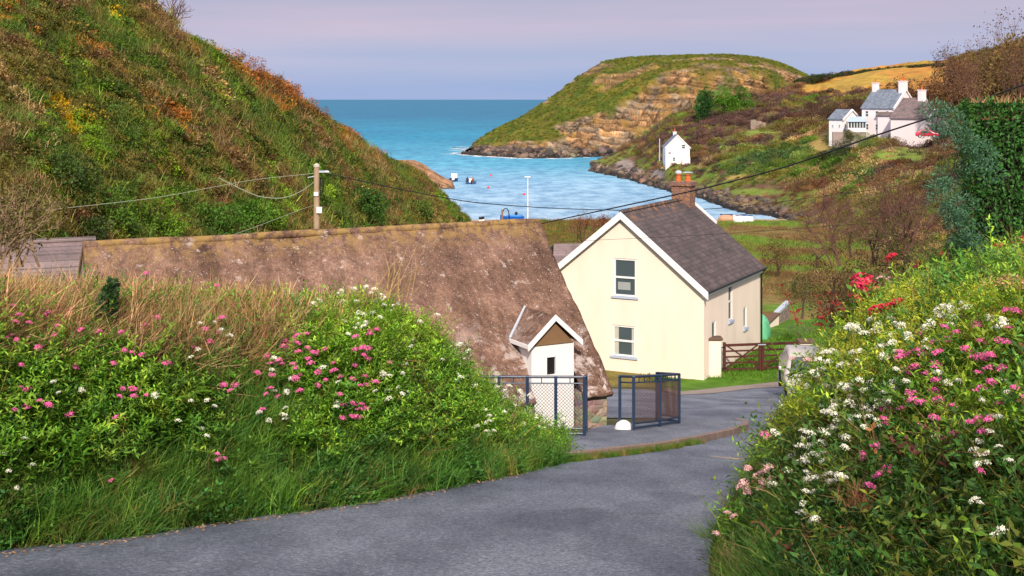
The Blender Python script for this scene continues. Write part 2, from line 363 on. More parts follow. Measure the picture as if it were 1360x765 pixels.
m.color(m.mix(m.mix(1, cap, .6, 'MULTIPLY'), base, (.62, .70, .76))); m.bump(m.mix(.5, chop, big), .8, .9); m.b.inputs['IOR'].default_value = 1.33; m.b.inputs['Roughness'].default_value = .4
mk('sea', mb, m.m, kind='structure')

# ground sheet (lane slope, yard, valley floor, beach, sea bed)
us = np.linspace(-1.6, 1.6, 221); Ys = np.unique(np.concatenate([np.linspace(-30, 60, 91), np.linspace(60, 240, 110), np.linspace(240, 900, 40), [51.5]]))
U, Y = np.meshgrid(us, Ys, indexing='ij'); G = np.stack([U*(Y+45), Y, gz(Y)], -1)
nzv = (fbm(G*.09, 4)-.5); G[..., 2] += np.where(Y > 62, nzv*np.clip((Y-62)/20, 0, 1)*2.2*np.clip((215-Y)/40, 0, 1), 0) - np.where((Y < 51) & (G[..., 0] < -1.5-.0*Y), 0, 0)
X = G[..., 0]; n1 = fbm(G*.11+3, 4)[..., None]; n2 = fbm(G*.35+9, 3)[..., None]
gcol = np.array([.13, .17, .03])*(1-n1)+np.array([.21, .13, .05])*n1
gcol = np.where(n2 > .6, np.array([.16, .085, .04]), gcol); gcol = np.where((n1 < .42), np.array([.10, .20, .02]), gcol)
bt = np.clip((Y-196+12*(n1[..., 0]-.5))/8, 0, 1)[..., None]; gcol = gcol*(1-bt)+np.array([.40, .31, .24])*bt
gcol = np.where((Y < 51)[..., None], np.array([.07, .075, .03]), gcol)
me = mesh_np('ground', G.reshape(-1, 3), grid_faces(*U.shape), {'col': gcol.reshape(-1, 3)})
finish('ground', me, M['soil'], kind='structure', smooth=True)

def sheet(name, pts, mat, dz):
    """flat-lying sheet following the ground; pts mix (px,py) photo pixels > 60 and plan metres"""
    bm = bmesh.new(); vs = [bm.verts.new((p[0], p[1], 0)) for p in pts]; bm.faces.new(vs)
    for yy in (51.5, 60):
        g = bm.verts[:]+bm.edges[:]+bm.faces[:]; bmesh.ops.bisect_plane(bm, geom=g, plane_co=(0, yy, 0), plane_no=(0, 1, 0))
    bmesh.ops.triangulate(bm, faces=bm.faces[:]); bmesh.ops.recalc_face_normals(bm, faces=bm.faces)
    for v in bm.verts: v.co.z = float(gz(v.co.y))+dz
    if sum(f.normal.z for f in bm.faces) < 0: bmesh.ops.reverse_faces(bm, faces=bm.faces)
    me = bpy.data.meshes.new(name); bm.to_mesh(me); bm.free(); return finish(name, me, mat, kind='structure')
def gp(px, py): g = ground_px(px, py); return (g.x, g.y)
road_left = [(-30, -6), (-12, 4.3), (-7, 7.4)]+[gp(*q) for q in ((0, 734), (150, 718), (300, 694), (420, 678), (520, 662), (600, 648), (660, 636), (710, 625), (745, 614), (800, 608), (860, 602), (905, 594), (950, 584), (980, 575), (986, 569))]
junction = [gp(*q) for q in ((975, 560), (910, 558), (820, 556), (740, 556))]+[(-2, 44), (-1, 50.6)]+[gp(*q) for q in ((860, 518), (900, 525), (950, 521))]+[(10.5, 51.2), (12.5, 52), (18, 52.5), (30, 50), (30, 45), (14, 42)]
RXY = [(0, 3.0), (1.0, 2), (1.1, 4), (1.2, 6), (1.3, 7.5), (1.43, 9.), (1.86, 11.3), (2.6, 14.2), (3.9, 19.4), (5.2, 25), (7.2, 33)]
road_right = [(a, b) for a, b in RXY[1:]][::-1]+[(.9, -2), (.8, -12), (-30, -25)]
sheet('road', road_left+junction+road_right, M['asphalt'], .02)
sheet('gravel_verge', [gp(*q) for q in ((880, 519), (900, 526), (950, 523), (1000, 516.5))]+[(13, 51.6), (19, 52.2), (19, 53.3), (13.5, 52.9), (11.5, 52.3), (9.5, 51.4)]+[gp(940, 517.5), gp(905, 521), gp(885, 516)], M['gravel'], .032)
# pavement with a raised kerb
kerb_px = [(700, 612), (742, 609), (800, 603), (860, 596), (920, 585.5), (965, 575), (985, 568), (986, 564), (972, 560)]
kerb = [gp(a, b+4) for a, b in kerb_px]
pav_in = [gp(*q) for q in ((910, 562), (860, 571), (800, 574), (772, 583), (700, 590), (640, 590), (640, 612))]
o = sheet('pavement', kerb+pav_in, M['pave'], .13)
mb = MB(); prev = None
for i in range(len(kerb)-1):
    a = Vector(kerb[i]); b = Vector(kerb[i+1]); n_ = (b-a).normalized(); n_ = Vector((n_.y, -n_.x))*.13
    for q, s_ in ((a, 0), (b, 1)): pass
    nseg = max(1, int((b-a).length/.9))
    for k in range(nseg):
        p = a.lerp(b, k/nseg); q = a.lerp(b, (k+1)/nseg-.012/(b-a).length); jz = random.uniform(-.006, .006)
        c4 = [p+n_, q+n_, q, p]; mb.add([(v.x, v.y, float(gz(v.y))+z+jz) for z in (-.1, .14) for v in c4], [(0,3,2,1),(4,5,6,7),(0,1,5,4),(1,2,6,5),(2,3,7,6),(3,0,4,7)])
mk('kerb', mb, M['kerb'], kind='structure', bevel=.012)
M['lawn'] = Mat('lawn', .9).m; mm_ = Mat('lawn_turf', .9, .1); a = mm_.noise(1.2, 5); mm_.color(mm_.ramp(a, ((.3, (.045, .12, .012)), (.7, (.12, .24, .025))))); mm_.bump(mm_.noise(30), .6, .04); M['lawn'] = mm_.m
lawn_poly = [gp(872, 512), gp(880, 517), gp(905, 521), gp(940, 518)]+[(9.5, 51.5), (11.5, 52.4), (13.5, 53), (22, 53.5), (30, 62), (26, 84), (13, 84), (10.5, 66), (7.6, 52.6), (6.0, 53.4)]
sheet('lawn', lawn_poly, M['lawn'], .012)
gv = [gp(*q) for q in ((745, 612.5), (800, 606.5), (860, 600), (905, 592), (930, 587), (900, 590), (860, 596), (800, 602), (745, 607))]
sheet('kerbside_grass', [gp(742, 618), gp(790, 612), gp(850, 605), gp(905, 595), gp(930, 589.5), gp(905, 590), gp(850, 598), gp(790, 605), gp(742, 612)], M['lawn'], .028)

# ---- left hill
def P3(q): return list(P(*q))
def zone(px, py, rects):   # soft-edged membership of photo regions
    m = np.zeros_like(px)
    for (x, y, rx, ry) in rects: m = np.maximum(m, np.clip(1.6-1.6*(((px-x)/rx)**2+((py-y)/ry)**2), 0, 1))
    return m
LH = [(-900, (560, 25), (-420, 60)), (-400, (500, 32), (-200, 72)), (-150, (450, 38), (-135, 80)), (0, (420, 42), (-90, 86)), (100, (400, 48), (-48, 90)), (200, (385, 55), (12, 98)),
      (300, (370, 65), (84, 115)), (400, (350, 85), (137, 140)), (480, (340, 110), (192, 174)), (545, (328, 150), (224, 205)), (585, (318, 178), (254, 208)),
      (612, (306, 198), (281, 210)), (627, (302, 204), (296, 211)), (650, (303, 206), (302, 214))]
ctrl = []
for px, f, c in LH:
    a = np.array(P(px, f[0], f[1])); b = np.array(P(px, c[0], c[1])); row = []
    row.append(a-np.array([0, 0, 3.]))
    hgt = b[2]-a[2]
    for t in (0, .22, .45, .7, .9, 1):
        row.append(a+(b-a)*t+np.array([0, 0, hgt*.10*math.sin(PI*t)]) if px < 560 else a+(b-a)*t)
    d = np.array([b[0], b[1], 0]); d /= np.linalg.norm(d)
    row.append(b+d*12-np.array([0, 0, max(1.5, hgt*.15)])); row.append(b+d*45-np.array([0, 0, max(8, hgt*.8+4)]))
    ctrl.append(row)
LN = Net(ctrl); G = LN.grid(190, 110); nn = normals(G)
env = np.clip((G[..., 2:3]-0)/4, 0, 1); G = G+nn*((fbm(G*.11, 4)-.5)*2.6*env[..., 0])[..., None]
px, py = px_of(G); n1 = fbm(G*.07+5, 3)[..., None]
c = np.array([.095, .085, .022])*(1-n1)+np.array([.10, .13, .02])*n1
me = mesh_np('left_hill', G.reshape(-1, 3), grid_faces(190, 110), {'col': c.reshape(-1, 3)}); finish('hill', me, M['hill'], kind='structure', smooth=True)
LHG = G; LHT = bvh(G)

# ---- hill on the right side of the valley
RH = [(785, [(228, 359), (225, 364), (222, 368), (219, 372), (216, 376)]), (820, [(235, 334), (230, 342), (222, 352), (212, 364), (203, 378)]),
      (850, [(243, 310), (236, 320), (222, 338), (204, 362), (187, 388)]), (890, [(255, 280), (243, 292), (217, 305), (184, 345), (159, 400)]),
      (930, [(264, 261), (250, 272), (222, 292), (182, 332), (146, 400)]), (980, [(281, 231), (262, 245), (225, 270), (177, 320), (132, 400)]),
      (1040, [(292, 215), (272, 226), (225, 255), (175, 310), (124, 410)]), (1100, [(345, 150), (280, 195), (225, 240), (160, 310), (103, 480)]),
      (1170, [(370, 115), (290, 160), (220, 210), (182, 245), (91, 480)]), (1260, [(390, 90), (300, 125), (225, 180), (180, 240), (84, 420)]),
      (1360, [(400, 75), (300, 100), (200, 150), (136, 200), (62, 300)]), (1500, [(420, 60), (300, 80), (200, 120), (100, 160), (30, 220)]),
      (1900, [(480, 45), (330, 60), (200, 90), (90, 120), (0, 170)])]
ctrl = []
for px, row in RH:
    r = [np.array(P(px, a, b)) for a, b in row]; r.insert(0, r[0]-np.array([0, 2, 4.])); b = r[-1]; d = np.array([b[0], b[1], 0]); d /= np.linalg.norm(d)
    r.append(b+d*20-np.array([0, 0, 2.])); r.append(b+d*90-np.array([0, 0, b[2]+6])); ctrl.append(r)
RN = Net(ctrl); G = RN.grid(220, 130); nn = normals(G); env = np.clip((G[..., 2]-.5)/3, 0, 1)
G = G+nn*((fbm(G*.08+4, 4)-.5)*3.0*env)[..., None]
shore = np.clip(1-(G[..., 2]-.3)/1.8, 0, 1)*(G[..., 1] > 205); G = G+nn*((fbm(G*.5, 3)-.5)*1.8*shore)[..., None]
px, py = px_of(G)
n1 = fbm(G*.05+5, 4)[..., None]; n2 = fbm(G*.3, 3)[..., None]
c = np.where(n1 > .5, np.array([.12, .075, .045]), np.array([.09, .12, .025])); c = np.where((n1 < .42), np.array([.13, .17, .03]), c)
fieldm = ((py < 127+.0*px) & (px > 1062) & (px < 1262) & (G[..., 1] > 290))
rows_ = .5+.5*np.sin((G[..., 0]*.5+G[..., 1]*.25)*1.1)
fc = np.where(fbm(G*np.array([.02, .02, .02])+2, 3)[..., None] > .52, np.array([.50, .25, .05]), np.array([.40, .27, .05]))*(1-.18*rows_[..., None])
c = np.where(fieldm[..., None], fc, c)
for q in [(1195, 208, 48, 14), (1085, 197, 55, 7), (1120, 205, 40, 8), (1010, 178, 40, 6), (1000, 255, 50, 5), (905, 248, 30, 9)]:
    z_ = zone(px, py, [q])[..., None]; c = c*(1-z_)+np.array([.17, .24, .04])*z_
for q in [(1090, 195, 22, 14), (1075, 165, 25, 7), (1060, 158, 20, 5), (985, 235, 40, 5)]:
    z_ = zone(px, py, [q])[..., None]*.9; c = c*(1-z_)+np.array([.33, .24, .08])*z_
rk = np.clip(shore*1.6, 0, 1)[..., None]; c = c*(1-rk)+np.where(G[..., 2:3] < .9, np.array([.03, .028, .03]), np.array([.14, .11, .095]))*rk
rr_ = zone(px, py, [(830, 221, 16, 11), (872, 232, 14, 8), (845, 228, 12, 6)])[..., None]; c = c*(1-rr_)+np.array([.26, .22, .21])*rr_
me = mesh_np('right_hill', G.reshape(-1, 3), grid_faces(220, 130), {'col': c.reshape(-1, 3)}); finish('hill', me, M['hill'], kind='structure', smooth=True)
RHG = G; RHT = bvh(G); RHF = fieldm

# ---- headland across the bay
HL = [(612, (206.5, 470), 205.5, (204.5, 478)), (620, (206, 468), 202, (199, 482)), (635, (207, 459), 198, (187, 490)), (655, (208, 453), 195, (174, 500)), (690, (210, 442), 189, (157, 510)), (725, (210, 440), 179, (134, 528)),
      (755, (209.5, 444), 168, (112, 540)), (775, (209, 448), 158, (97, 545)), (800, (208, 453), 146, (83, 550)), (835, (207, 460), 120, (77, 560)), (870, (207, 462), 104, (75, 566)), (920, (207, 464), 95, (73.5, 574)), (965, (207, 466), 92, (73.5, 580)), (1010, (206, 470), 92, (77.5, 590)),
      (1045, (206, 480), 100, (88, 600)), (1080, (205, 490), 115, (104, 610)), (1150, (204, 500), 140, (132, 620)), (1220, (203, 510), 170, (165, 640))]
ctrl = []
for px, f, cl, s in HL:
    a = np.array(P(px, *f)); cy = f[1]+14; b = np.array(P(px, cl, cy+(s[1]-f[1])*.22)); e_ = np.array(P(px, s[0], s[1]))
    mid = (b+e_)/2+np.array([0, 0, max(0, e_[2]-b[2])*.10]); row = [a-np.array([0, 1, 4.]), a, a*.62+b*.38-np.array([0, 3, 0]), b*.75+a*.25, b, mid, e_]
    d = np.array([e_[0], e_[1], 0]); d /= np.linalg.norm(d); row += [e_+d*25-np.array([0, 0, max(1, e_[2]*.12)]), e_+d*80-np.array([0, 0, e_[2]+4])]; ctrl.append(row)
G = Net(ctrl).grid(560, 260); nn = normals(G); px, py = px_of(G)
bound = np.interp(px, [612, 655, 690, 725, 755, 800, 835, 870, 920, 1010, 1080, 1150], [206, 199, 190, 178, 166, 146, 122, 98, 80, 78, 100, 130])
n1 = fbm(G*.06+1, 4); n2 = fbm(G*.2+3, 4)
rock = np.clip((py-bound-(n1-.5)*60)/7, 0, 1)
rock = np.maximum(rock, np.clip((fbm(G*np.array([.05, .05, .12])+8, 4)-.60)*14, 0, 1)*.85)
rock = np.maximum(rock, zone(px, py, [(775, 93, 28, 9), (745, 108, 22, 5), (790, 87, 26, 4), (722, 135, 14, 3), (940, 98, 22, 26)])*np.clip(.3+n2, 0, 1))
rock = rock*(1-.85*np.clip((fbm(G*.09+31, 4)-.52)*9, 0, 1)*(px > 860)*(py < 120)); rock = np.maximum(rock, np.clip(1-(G[..., 2]-1.5)/3, 0, 1))*(G[..., 2] > -50)
env = np.clip((G[..., 2]+1)/5, .25, 1)
bed = G[..., 2]*1.0+G[..., 0]*.16+G[..., 1]*.05+(fbm(G*.035, 3)-.5)*9   # tilted bedding planes
strat = np.abs(((bed/3.2) % 1)-.5)*2; strat2 = np.abs(((bed/1.1) % 1)-.5)*2; vert = fbm(G*np.array([.22, .22, .03])+7, 4)
disp = rock*((strat**2-.4)*1.5+(strat2-.5)*.8+(np.abs(vert-.5))*-7+(n2-.5)*2+(fbm(G*.6+3, 3)-.5)*1.0)*env+(1-rock)*(n1-.5)*3*env
skyl = np.clip((np.abs(np.arange(260)-259*6/8)-4)/12, .25, 1)[None, :]
G = G+(nn*np.array([1, 1, .6]))*(disp*skyl)[..., None]
gr = np.array([.095, .125, .014])*(1-n1[..., None])+np.array([.16, .12, .022])*n1[..., None]; gr = np.where(n2[..., None] > .55, np.array([.065, .10, .012]), gr); n5 = fbm(G*.5+60, 4)[..., None]; gr = gr*(.55+.9*n5)
heath = np.clip((fbm(G*.03+77, 4)-.50)*8, 0, 1)[..., None]*.7; gr = gr*(1-heath)+np.array([.12, .09, .03])*heath
rc = np.array([.30, .205, .13])*(.45+.8*strat[..., None])*(.35+1.15*vert[..., None])*(.5+fbm(G*.8+6, 3)[..., None]); g2 = fbm(G*.12+40, 3)[..., None]; rc = np.where(g2 > .52, rc*np.array([.85, .92, 1.0]), rc*np.array([1.15, 1.0, .8]))
rc = rc*np.where(strat2[..., None] < .2, .4, 1)*np.where(np.abs(vert-.5)[..., None] < .03, .4, 1); lich = np.clip((fbm(G*.25+90, 3)-.6)*12, 0, 1)[..., None]; rc = rc*(1-.6*lich)+np.array([.30, .19, .05])*lich*.6
c = gr*(1-rock[..., None])+rc*rock[..., None]; tide = np.clip((3.0+2*(n2-.5)*2-G[..., 2])/1.2, 0, 1)[..., None]; c = c*(1-tide)+np.array([.035, .028, .028])*tide
me = mesh_np('headland', G.reshape(-1, 3), grid_faces(560, 260), {'col': c.reshape(-1, 3)})
M['head'] = vcol_mat('headland_rock_and_turf', sc1=.12, sc2=.8, bd=1.2, amt=.75, bump=.8); finish('headland', me, M['head'], kind='structure')
HDG = G; HDR = rock
# broken water along the foot of the headland
def foam(px0, px1, n, sd):
    mb = MB()
    for k in range(n):
        px = px0+(px1-px0)*random.random(); i = np.interp(px, [q[0] for q in HL], [q[1][0] for q in HL]); Y_ = np.interp(px, [q[0] for q in HL], [q[1][1] for q in HL])-random.uniform(-1, 6)
        c0 = Vector(((px-680)/F*Y_, Y_, .03+.012*random.random())); m_ = 7; rx = random.uniform(.6, 3.2); ry = random.uniform(.4, 1.8)
        mb.add([c0]+[c0+Vector((math.cos(2*PI*j/m_)*rx*random.uniform(.5, 1.3), math.sin(2*PI*j/m_)*ry*random.uniform(.5, 1.3), 0)) for j in range(m_)], [(0, 1+j, 1+(j+1) % m_) for j in range(m_)])
    return mb
fm = Mat('surf_foam', .8); fm.color((.82, .86, .88)); mb = foam(612, 705, 46, 1); mb2 = foam(725, 790, 16, 2); mb.add(mb2.v, mb2.f)
for k in range(26):   # streaks of foam off the tip
    c0 = PA(np.array(random.uniform(596, 628)), np.array(random.uniform(197, 206)), 1.); t_ = H/((random.uniform(195, 206)-132)/F); X_ = (random.uniform(598, 626)-680)/F*t_
    mb.add([(X_-random.uniform(1, 5), t_, .05), (X_, t_-1.5, .05), (X_+random.uniform(1, 5), t_+.6, .05), (X_, t_+1.6, .05)], [(0, 1, 2, 3)])
mk('surf_foam', mb, fm.m, label='white broken water along the foot of the rocky headland', cat='sea foam', kind='stuff')

# ---- low rocky point behind the end of the left hill
ctrl = []
for px, yt, hb in ((520, 214, 4), (545, 214, 4), (562, 221, 4), (580, 230, 3), (592, 237, 2), (598, 241, 1), (602, 247.5, 0)):
    Y_ = 292; t_ = np.array(P(px, yt, Y_)); f_ = np.array(P(px+3, 247.6, 290)); f_[2] = min(f_[2], -.2)
    ctrl.append([f_-np.array([0, 1, 3]), f_, f_*.5+t_*.5+np.array([0, -1, .3]), t_, t_+np.array([0, 6, -1.]), t_+np.array([0, 14, -t_[2]-3])])
G = Net(ctrl).grid(90, 50); nn = normals(G); bed = G[..., 2]+G[..., 0]*.45; G = G+nn*((fbm(G*.5, 4)-.5)*1.0+(np.abs(((bed/1.3) % 1)-.5)-.25)*.6)[..., None]
c = np.array([.30, .17, .10])*(.7+.6*fbm(G*.7, 3)[..., None])*np.where(np.abs(((bed/1.3) % 1)-.5)[..., None] < .1, .6, 1)
me = mesh_np('rock_point', G.reshape(-1, 3), grid_faces(90, 50), {'col': c.reshape(-1, 3)}); finish('rocky_point', me, M['head'], kind='structure')

# ---- hedge banks either side of the lane
BL = [((-420, 800), (-420, 366, 8.6)), ((-200, 764), (-200, 372, 9.6)), ((0, 734), (0, 378, 10.8)), ((150, 718), (140, 392, 12.2)), ((300, 694), (280, 398, 13.3)), ((420, 678), (400, 402, 14.3)),
      ((520, 662), (495, 402, 15.3)), ((600, 648), (560, 434, 16.4)), ((660, 636), (610, 492, 17.4)), ((710, 625), (655, 548, 18.5)), ((738, 618), (700, 590, 19.3)), ((748, 613), (738, 608, 19.6))]
ctrl = []
for k, (f, t_) in enumerate(BL):
    a = np.array(ground_px(*f)); b = np.array(P(*t_)); b[2] -= .36 if k < 9 else .12 if k < 11 else 0; b[2] = max(b[2], float(gz(b[1]))+.02)
    h_ = b[2]-a[2]; d = b-a; row = [a-np.array([0, 0, .15])]
    for t, z in ((0, 0), (.18, .16), (.36, .46), (.58, .76), (.8, .94), (1, 1)): q = a+d*t; q[2] = a[2]+h_*z; row.append(q)
    bk = b+np.array([-.45, .9, 0]); bk[2] = b[2]-h_*.08-.05; row.append(bk); bk2 = b+np.array([-1.0, 2.2, 0]); bk2[2] = float(gz(bk2[1]))-.5; row.append(bk2); ctrl.append(row)
G = Net(ctrl).grid(150, 60); nn = normals(G); G = G+nn*((fbm(G*1.3, 4)-.5)*.28*np.linspace(0, 1, 60)[None, :]**.3)[..., None]
n1 = fbm(G*1.1, 4)[..., None]; v01 = np.linspace(0, 1, 60)[None, :, None]
c = np.array([.035, .05, .012])*(1-n1)+np.array([.10, .065, .03])*n1; c = np.where(v01 > .62, np.array([.16, .10, .05]), c)
me = mesh_np('left_bank', G.reshape(-1, 3), grid_faces(150, 60), {'col': c.reshape(-1, 3)}); finish('earth_bank', me, M['soil'], kind='structure', smooth=True)
LBG = G; LBT = bvh(G)
TX = [2.5, 2.6, 2.8, 3.0, 3.1, 3.07, 3.3, 3.95, 4.7, 6.3, 8.8]; TD = [.1, .25, .4, .58, .81, 1.12, 1.8, 2.95, 4.75, 6.3, 8.2]; FX = [.95, 1.0, 1.1, 1.2, 1.3, 1.43, 1.86, 2.6, 3.9, 5.2, 7.2]; FY = [0, 2, 4, 6, 7.5, 9, 11.3, 14.2, 19.4, 25, 33]
ctrl = []
for x0, x1, d1, y in zip(FX, TX, TD, FY):
    a = np.array([x0+.34, y, float(gz(y))]); b = np.array([x1+.28, y+.5, H-d1-.50]); b[2] = max(b[2], a[2]+.02); h_ = b[2]-a[2]; row = [a-np.array([0, 0, .3])]
    for t, z in ((0, 0), (.13, .17), (.32, .44), (.56, .72), (.8, .92), (1, 1)): q = a+(b-a)*t; q[2] = a[2]+h_*z; row.append(q)
    pd = 2.25 if y < 22 else 5; row.append(np.array([x1+1.3, y+.7, H-max(d1*.8+.4, min(d1, 1.9))-.1])); row.append(np.array([x1+3.5, y+.9, H-pd])); row.append(np.array([x1+16, y+1, H-pd-.3])); ctrl.append(row)
b = ctrl[-1]; ctrl.append([q+np.array([1, 5, -2.5]) for q in b])
G = Net(ctrl).grid(150, 70); nn = normals(G); G = G+nn*((fbm(G*1.4+3, 4)-.5)*.22*np.linspace(0, 1, 70)[None, :]**.3)[..., None]
n1 = fbm(G*1.1, 4)[..., None]; c = np.array([.03, .045, .012])*(1-n1)+np.array([.07, .045, .025])*n1
me = mesh_np('right_bank', G.reshape(-1, 3), grid_faces(150, 70), {'col': c.reshape(-1, 3)}); finish('earth_bank', me, M['soil'], kind='structure', smooth=True)
RBG = G; RBT = bvh(G)
# ================================================================== BUILDINGS
class Frame:
    def __init__(s, o, rz): s.o = Vector(o); s.rz = rz; s.m = Matrix.Translation(s.o) @ Matrix.Rotation(rz, 4, 'Z'); s.i = s.m.inverted()
    def on(s, px, py, axis, val):      # photo pixel -> local point on the local plane axis=val
        a = s.i @ Vector((0, 0, H)); d = (s.i @ (Vector((0, 0, H))+Vector(((px-680)/F, 1, -(py-132)/F))))-a
        t = (val-a[axis])/d[axis]; return a+d*t
def cut(o, boxes):
    mb = MB()
    for b in boxes: mb.box(*b)
    me = bpy.data.meshes.new('cut'); me.from_pydata(mb.v, [], mb.f); bm = bmesh.new(); bm.from_mesh(me); bmesh.ops.recalc_face_normals(bm, faces=bm.faces); bm.to_mesh(me); bm.free()
    c = bpy.data.objects.new('cut', me); COL.objects.link(c)
    if o.parent: c.parent = o.parent
    md = o.modifiers.new('cut', 'BOOLEAN'); md.object = c; md.operation = 'DIFFERENCE'; md.solver = 'EXACT'
    bpy.context.view_layer.update(); dg = bpy.context.evaluated_depsgraph_get(); nm = bpy.data.meshes.new_from_object(o.evaluated_get(dg))
    o.modifiers.clear(); o.data = nm; bpy.data.objects.remove(c)

m = Mat('cement_washed_roof', .95, .15)
a = m.noise(1.1, 6, rough=.65); b = m.noise(9, 5, rough=.75); st = m.noise(1.6, 5, m.co((1.6, .16, .16)), .7); fl = m.noise(3.2, 6, rough=.7); fl2 = m.noise(26, 3, rough=.7)
base = m.ramp(a, ((.28, (.095, .060, .048)), (.5, (.170, .106, .080)), (.72, (.27, .178, .140))))
base = m.mix(.9, base, m.ramp(b, ((.3, (.5, .5, .5)), (.7, (1.45, 1.4, 1.36)))), 'MULTIPLY')
base = m.mix(.9, base, m.ramp(st, ((.30, (.6, .56, .55)), (.62, (1.2, 1.18, 1.16)))), 'MULTIPLY')
base = m.mix(m.ramp(fl, ((.60, (0, 0, 0)), (.69, (.7, .7, .7)))), base, (.58, .50, .47))
base = m.mix(m.ramp(fl2, ((.62, (0, 0, 0)), (.68, (.75, .75, .75)))), base, (.60, .52, .50))
base = m.mix(.8, base, m.ramp(m.noise(40, 4, rough=.8), ((.3, (.45, .42, .42)), (.7, (1.5, 1.5, 1.5)))), 'MULTIPLY')
pch = m.n('ShaderNodeTexNoise', Scale=1.9, Detail=7, Roughness=.72); m.l(m.co((1, 1, .8)), pch.inputs[0]); pch.inputs['Distortion'].default_value = .6
sx = m.n('ShaderNodeSeparateXYZ'); m.l(m.tc.outputs['Object'], sx.inputs[0]); lowz = m.n('ShaderNodeMapRange'); lowz.inputs[1].default_value = 2.2; lowz.inputs[2].default_value = .9; m.l(sx.outputs[2], lowz.inputs[0])
base = m.mix(m.mix(1, lowz.outputs[0], m.ramp(pch.outputs[0], ((.50, (0, 0, 0)), (.57, (.8, .8, .8)))), 'MULTIPLY'), base, (.62, .54, .53))
sp = m.n('ShaderNodeSeparateXYZ'); m.l(m.tc.outputs['Object'], sp.inputs[0])
hz = m.n('ShaderNodeMapRange'); hz.inputs[1].default_value = 3.45; hz.inputs[2].default_value = 4.05; m.l(sp.outputs[2], hz.inputs[0])
mos = m.mix(1, hz.outputs[0], m.ramp(m.noise(5, 5), ((.42, (0, 0, 0)), (.6, (1, 1, 1)))), 'MULTIPLY')
base = m.mix(mos, base, (.34, .22, .075)); m.color(base); m.bump(m.mix(.5, b, fl2), .9, .04); M['cement'] = m.m
m = Mat('rubble_stone', .9, .15); vo = m.n('ShaderNodeTexVoronoi', Scale=5.5); vo.feature = 'DISTANCE_TO_EDGE'; m.l(m.co((1, 1, 1.6)), vo.inputs[0]); vc = m.n('ShaderNodeTexVoronoi', Scale=5.5); m.l(m.co((1, 1, 1.6)), vc.inputs[0])
cc = m.mix(.8, (.27, .17, .11), vc.outputs['Color'], 'SOFT_LIGHT'); hs = m.n('ShaderNodeHueSaturation', Saturation=.55); m.l(cc, hs.inputs['Color']); cc = hs.outputs[0]; cc = m.mix(.6, cc, m.ramp(m.noise(14, 5), ((.3, (.5, .5, .5)), (.7, (1.4, 1.4, 1.4)))), 'MULTIPLY')
m.color(m.mix(m.ramp(vo.outputs['Distance'], ((.01, (1, 1, 1)), (.06, (0, 0, 0)))), cc, (.26, .19, .15))); m.bump(vo.outputs['Distance'], .8, .05); M['rubble'] = m.m
def render_m(name, c, dirt=.12, sc=1.5):
    m = Mat(name, .85, .2); a = m.noise(sc, 5, m.co((1, 1, .3))); b = m.noise(30, 3)
    m.color(m.mix(m.ramp(a, ((.35, (1, 1, 1)), (.75, (0, 0, 0)))), tuple(x*(1-dirt) for x in c), c)); m.bump(b, .25, .01); return m.m
M['cream'] = render_m('cream_render', (.84, .73, .63)); M['whitewash'] = render_m('whitewash', (.84, .80, .82), .06); M['pinkwash'] = render_m('pinkish_whitewash', (.86, .77, .81), .06)
def slates(name, c1, c2, mort, sc=(1, 1, 1), lichen=None):
    m = Mat(name, .75, .35); bk = m.n('ShaderNodeTexBrick', Scale=1.0); bk.inputs['Brick Width'].default_value = .3; bk.inputs['Row Height'].default_value = .22; bk.inputs['Mortar Size'].default_value = .012; bk.inputs['Mortar Smooth'].default_value = .3
    bk.inputs['Color1'].default_value = c1+(1,); bk.inputs['Color2'].default_value = c2+(1,); bk.inputs['Mortar'].default_value = mort+(1,)
    sp = m.n('ShaderNodeSeparateXYZ'); m.co(); m.l(m.tc.outputs['Object'], sp.inputs[0]); cb = m.n('ShaderNodeCombineXYZ'); m.l(sp.outputs[1], cb.inputs[0])
    mz = m.n('ShaderNodeMath', operation='MULTIPLY'); mz.inputs[1].default_value = 1.55; m.l(sp.outputs[2], mz.inputs[0]); m.l(mz.outputs[0], cb.inputs[1]); m.l(cb.outputs[0], bk.inputs[0])
    n1 = m.noise(1.3, 6); n2 = m.noise(16, 4, rough=.7)
    base = m.mix(.8, bk.outputs[0], m.ramp(n1, ((.3, (.6, .6, .62)), (.7, (1.5, 1.42, 1.4)))), 'MULTIPLY'); base = m.mix(.5, base, m.ramp(n2, ((.3, (.6, .6, .6)), (.7, (1.4, 1.4, 1.4)))), 'MULTIPLY')
    base = m.mix(m.ramp(m.noise(6, 5, rough=.8), ((.66, (0, 0, 0)), (.70, (.6, .6, .6)))), base, (.40, .38, .37))
    if lichen:
        hz = m.n('ShaderNodeMapRange'); hz.inputs[1].default_value = lichen[0]; hz.inputs[2].default_value = lichen[1]; m.l(sp.outputs[2], hz.inputs[0])
        base = m.mix(m.mix(1, hz.outputs[0], m.ramp(m.noise(2.6, 5, rough=.7), ((.53, (0, 0, 0)), (.60, (1, 1, 1)))), 'MULTIPLY'), base, (.50, .20, .03))
    m.color(base); m.bump(bk.outputs['Fac'], -.5, .02); return m.m
M['slate'] = slates('brown_slates', (.066, .054, .055), (.10, .08, .08), (.028, .024, .025), lichen=(6.5, 7.5))
M['slate_blue'] = slates('blue_grey_slates', (.13, .17, .23), (.18, .22, .28), (.09, .10, .13))
M['slate_grey'] = slates('grey_purple_slates', (.15, .115, .12), (.19, .15, .15), (.08, .07, .07))
m = Mat('chimney_brick', .9); bk = m.n('ShaderNodeTexBrick', Scale=1.0); bk.inputs['Brick Width'].default_value = .22; bk.inputs['Row Height'].default_value = .075; bk.inputs['Mortar Size'].default_value = .01
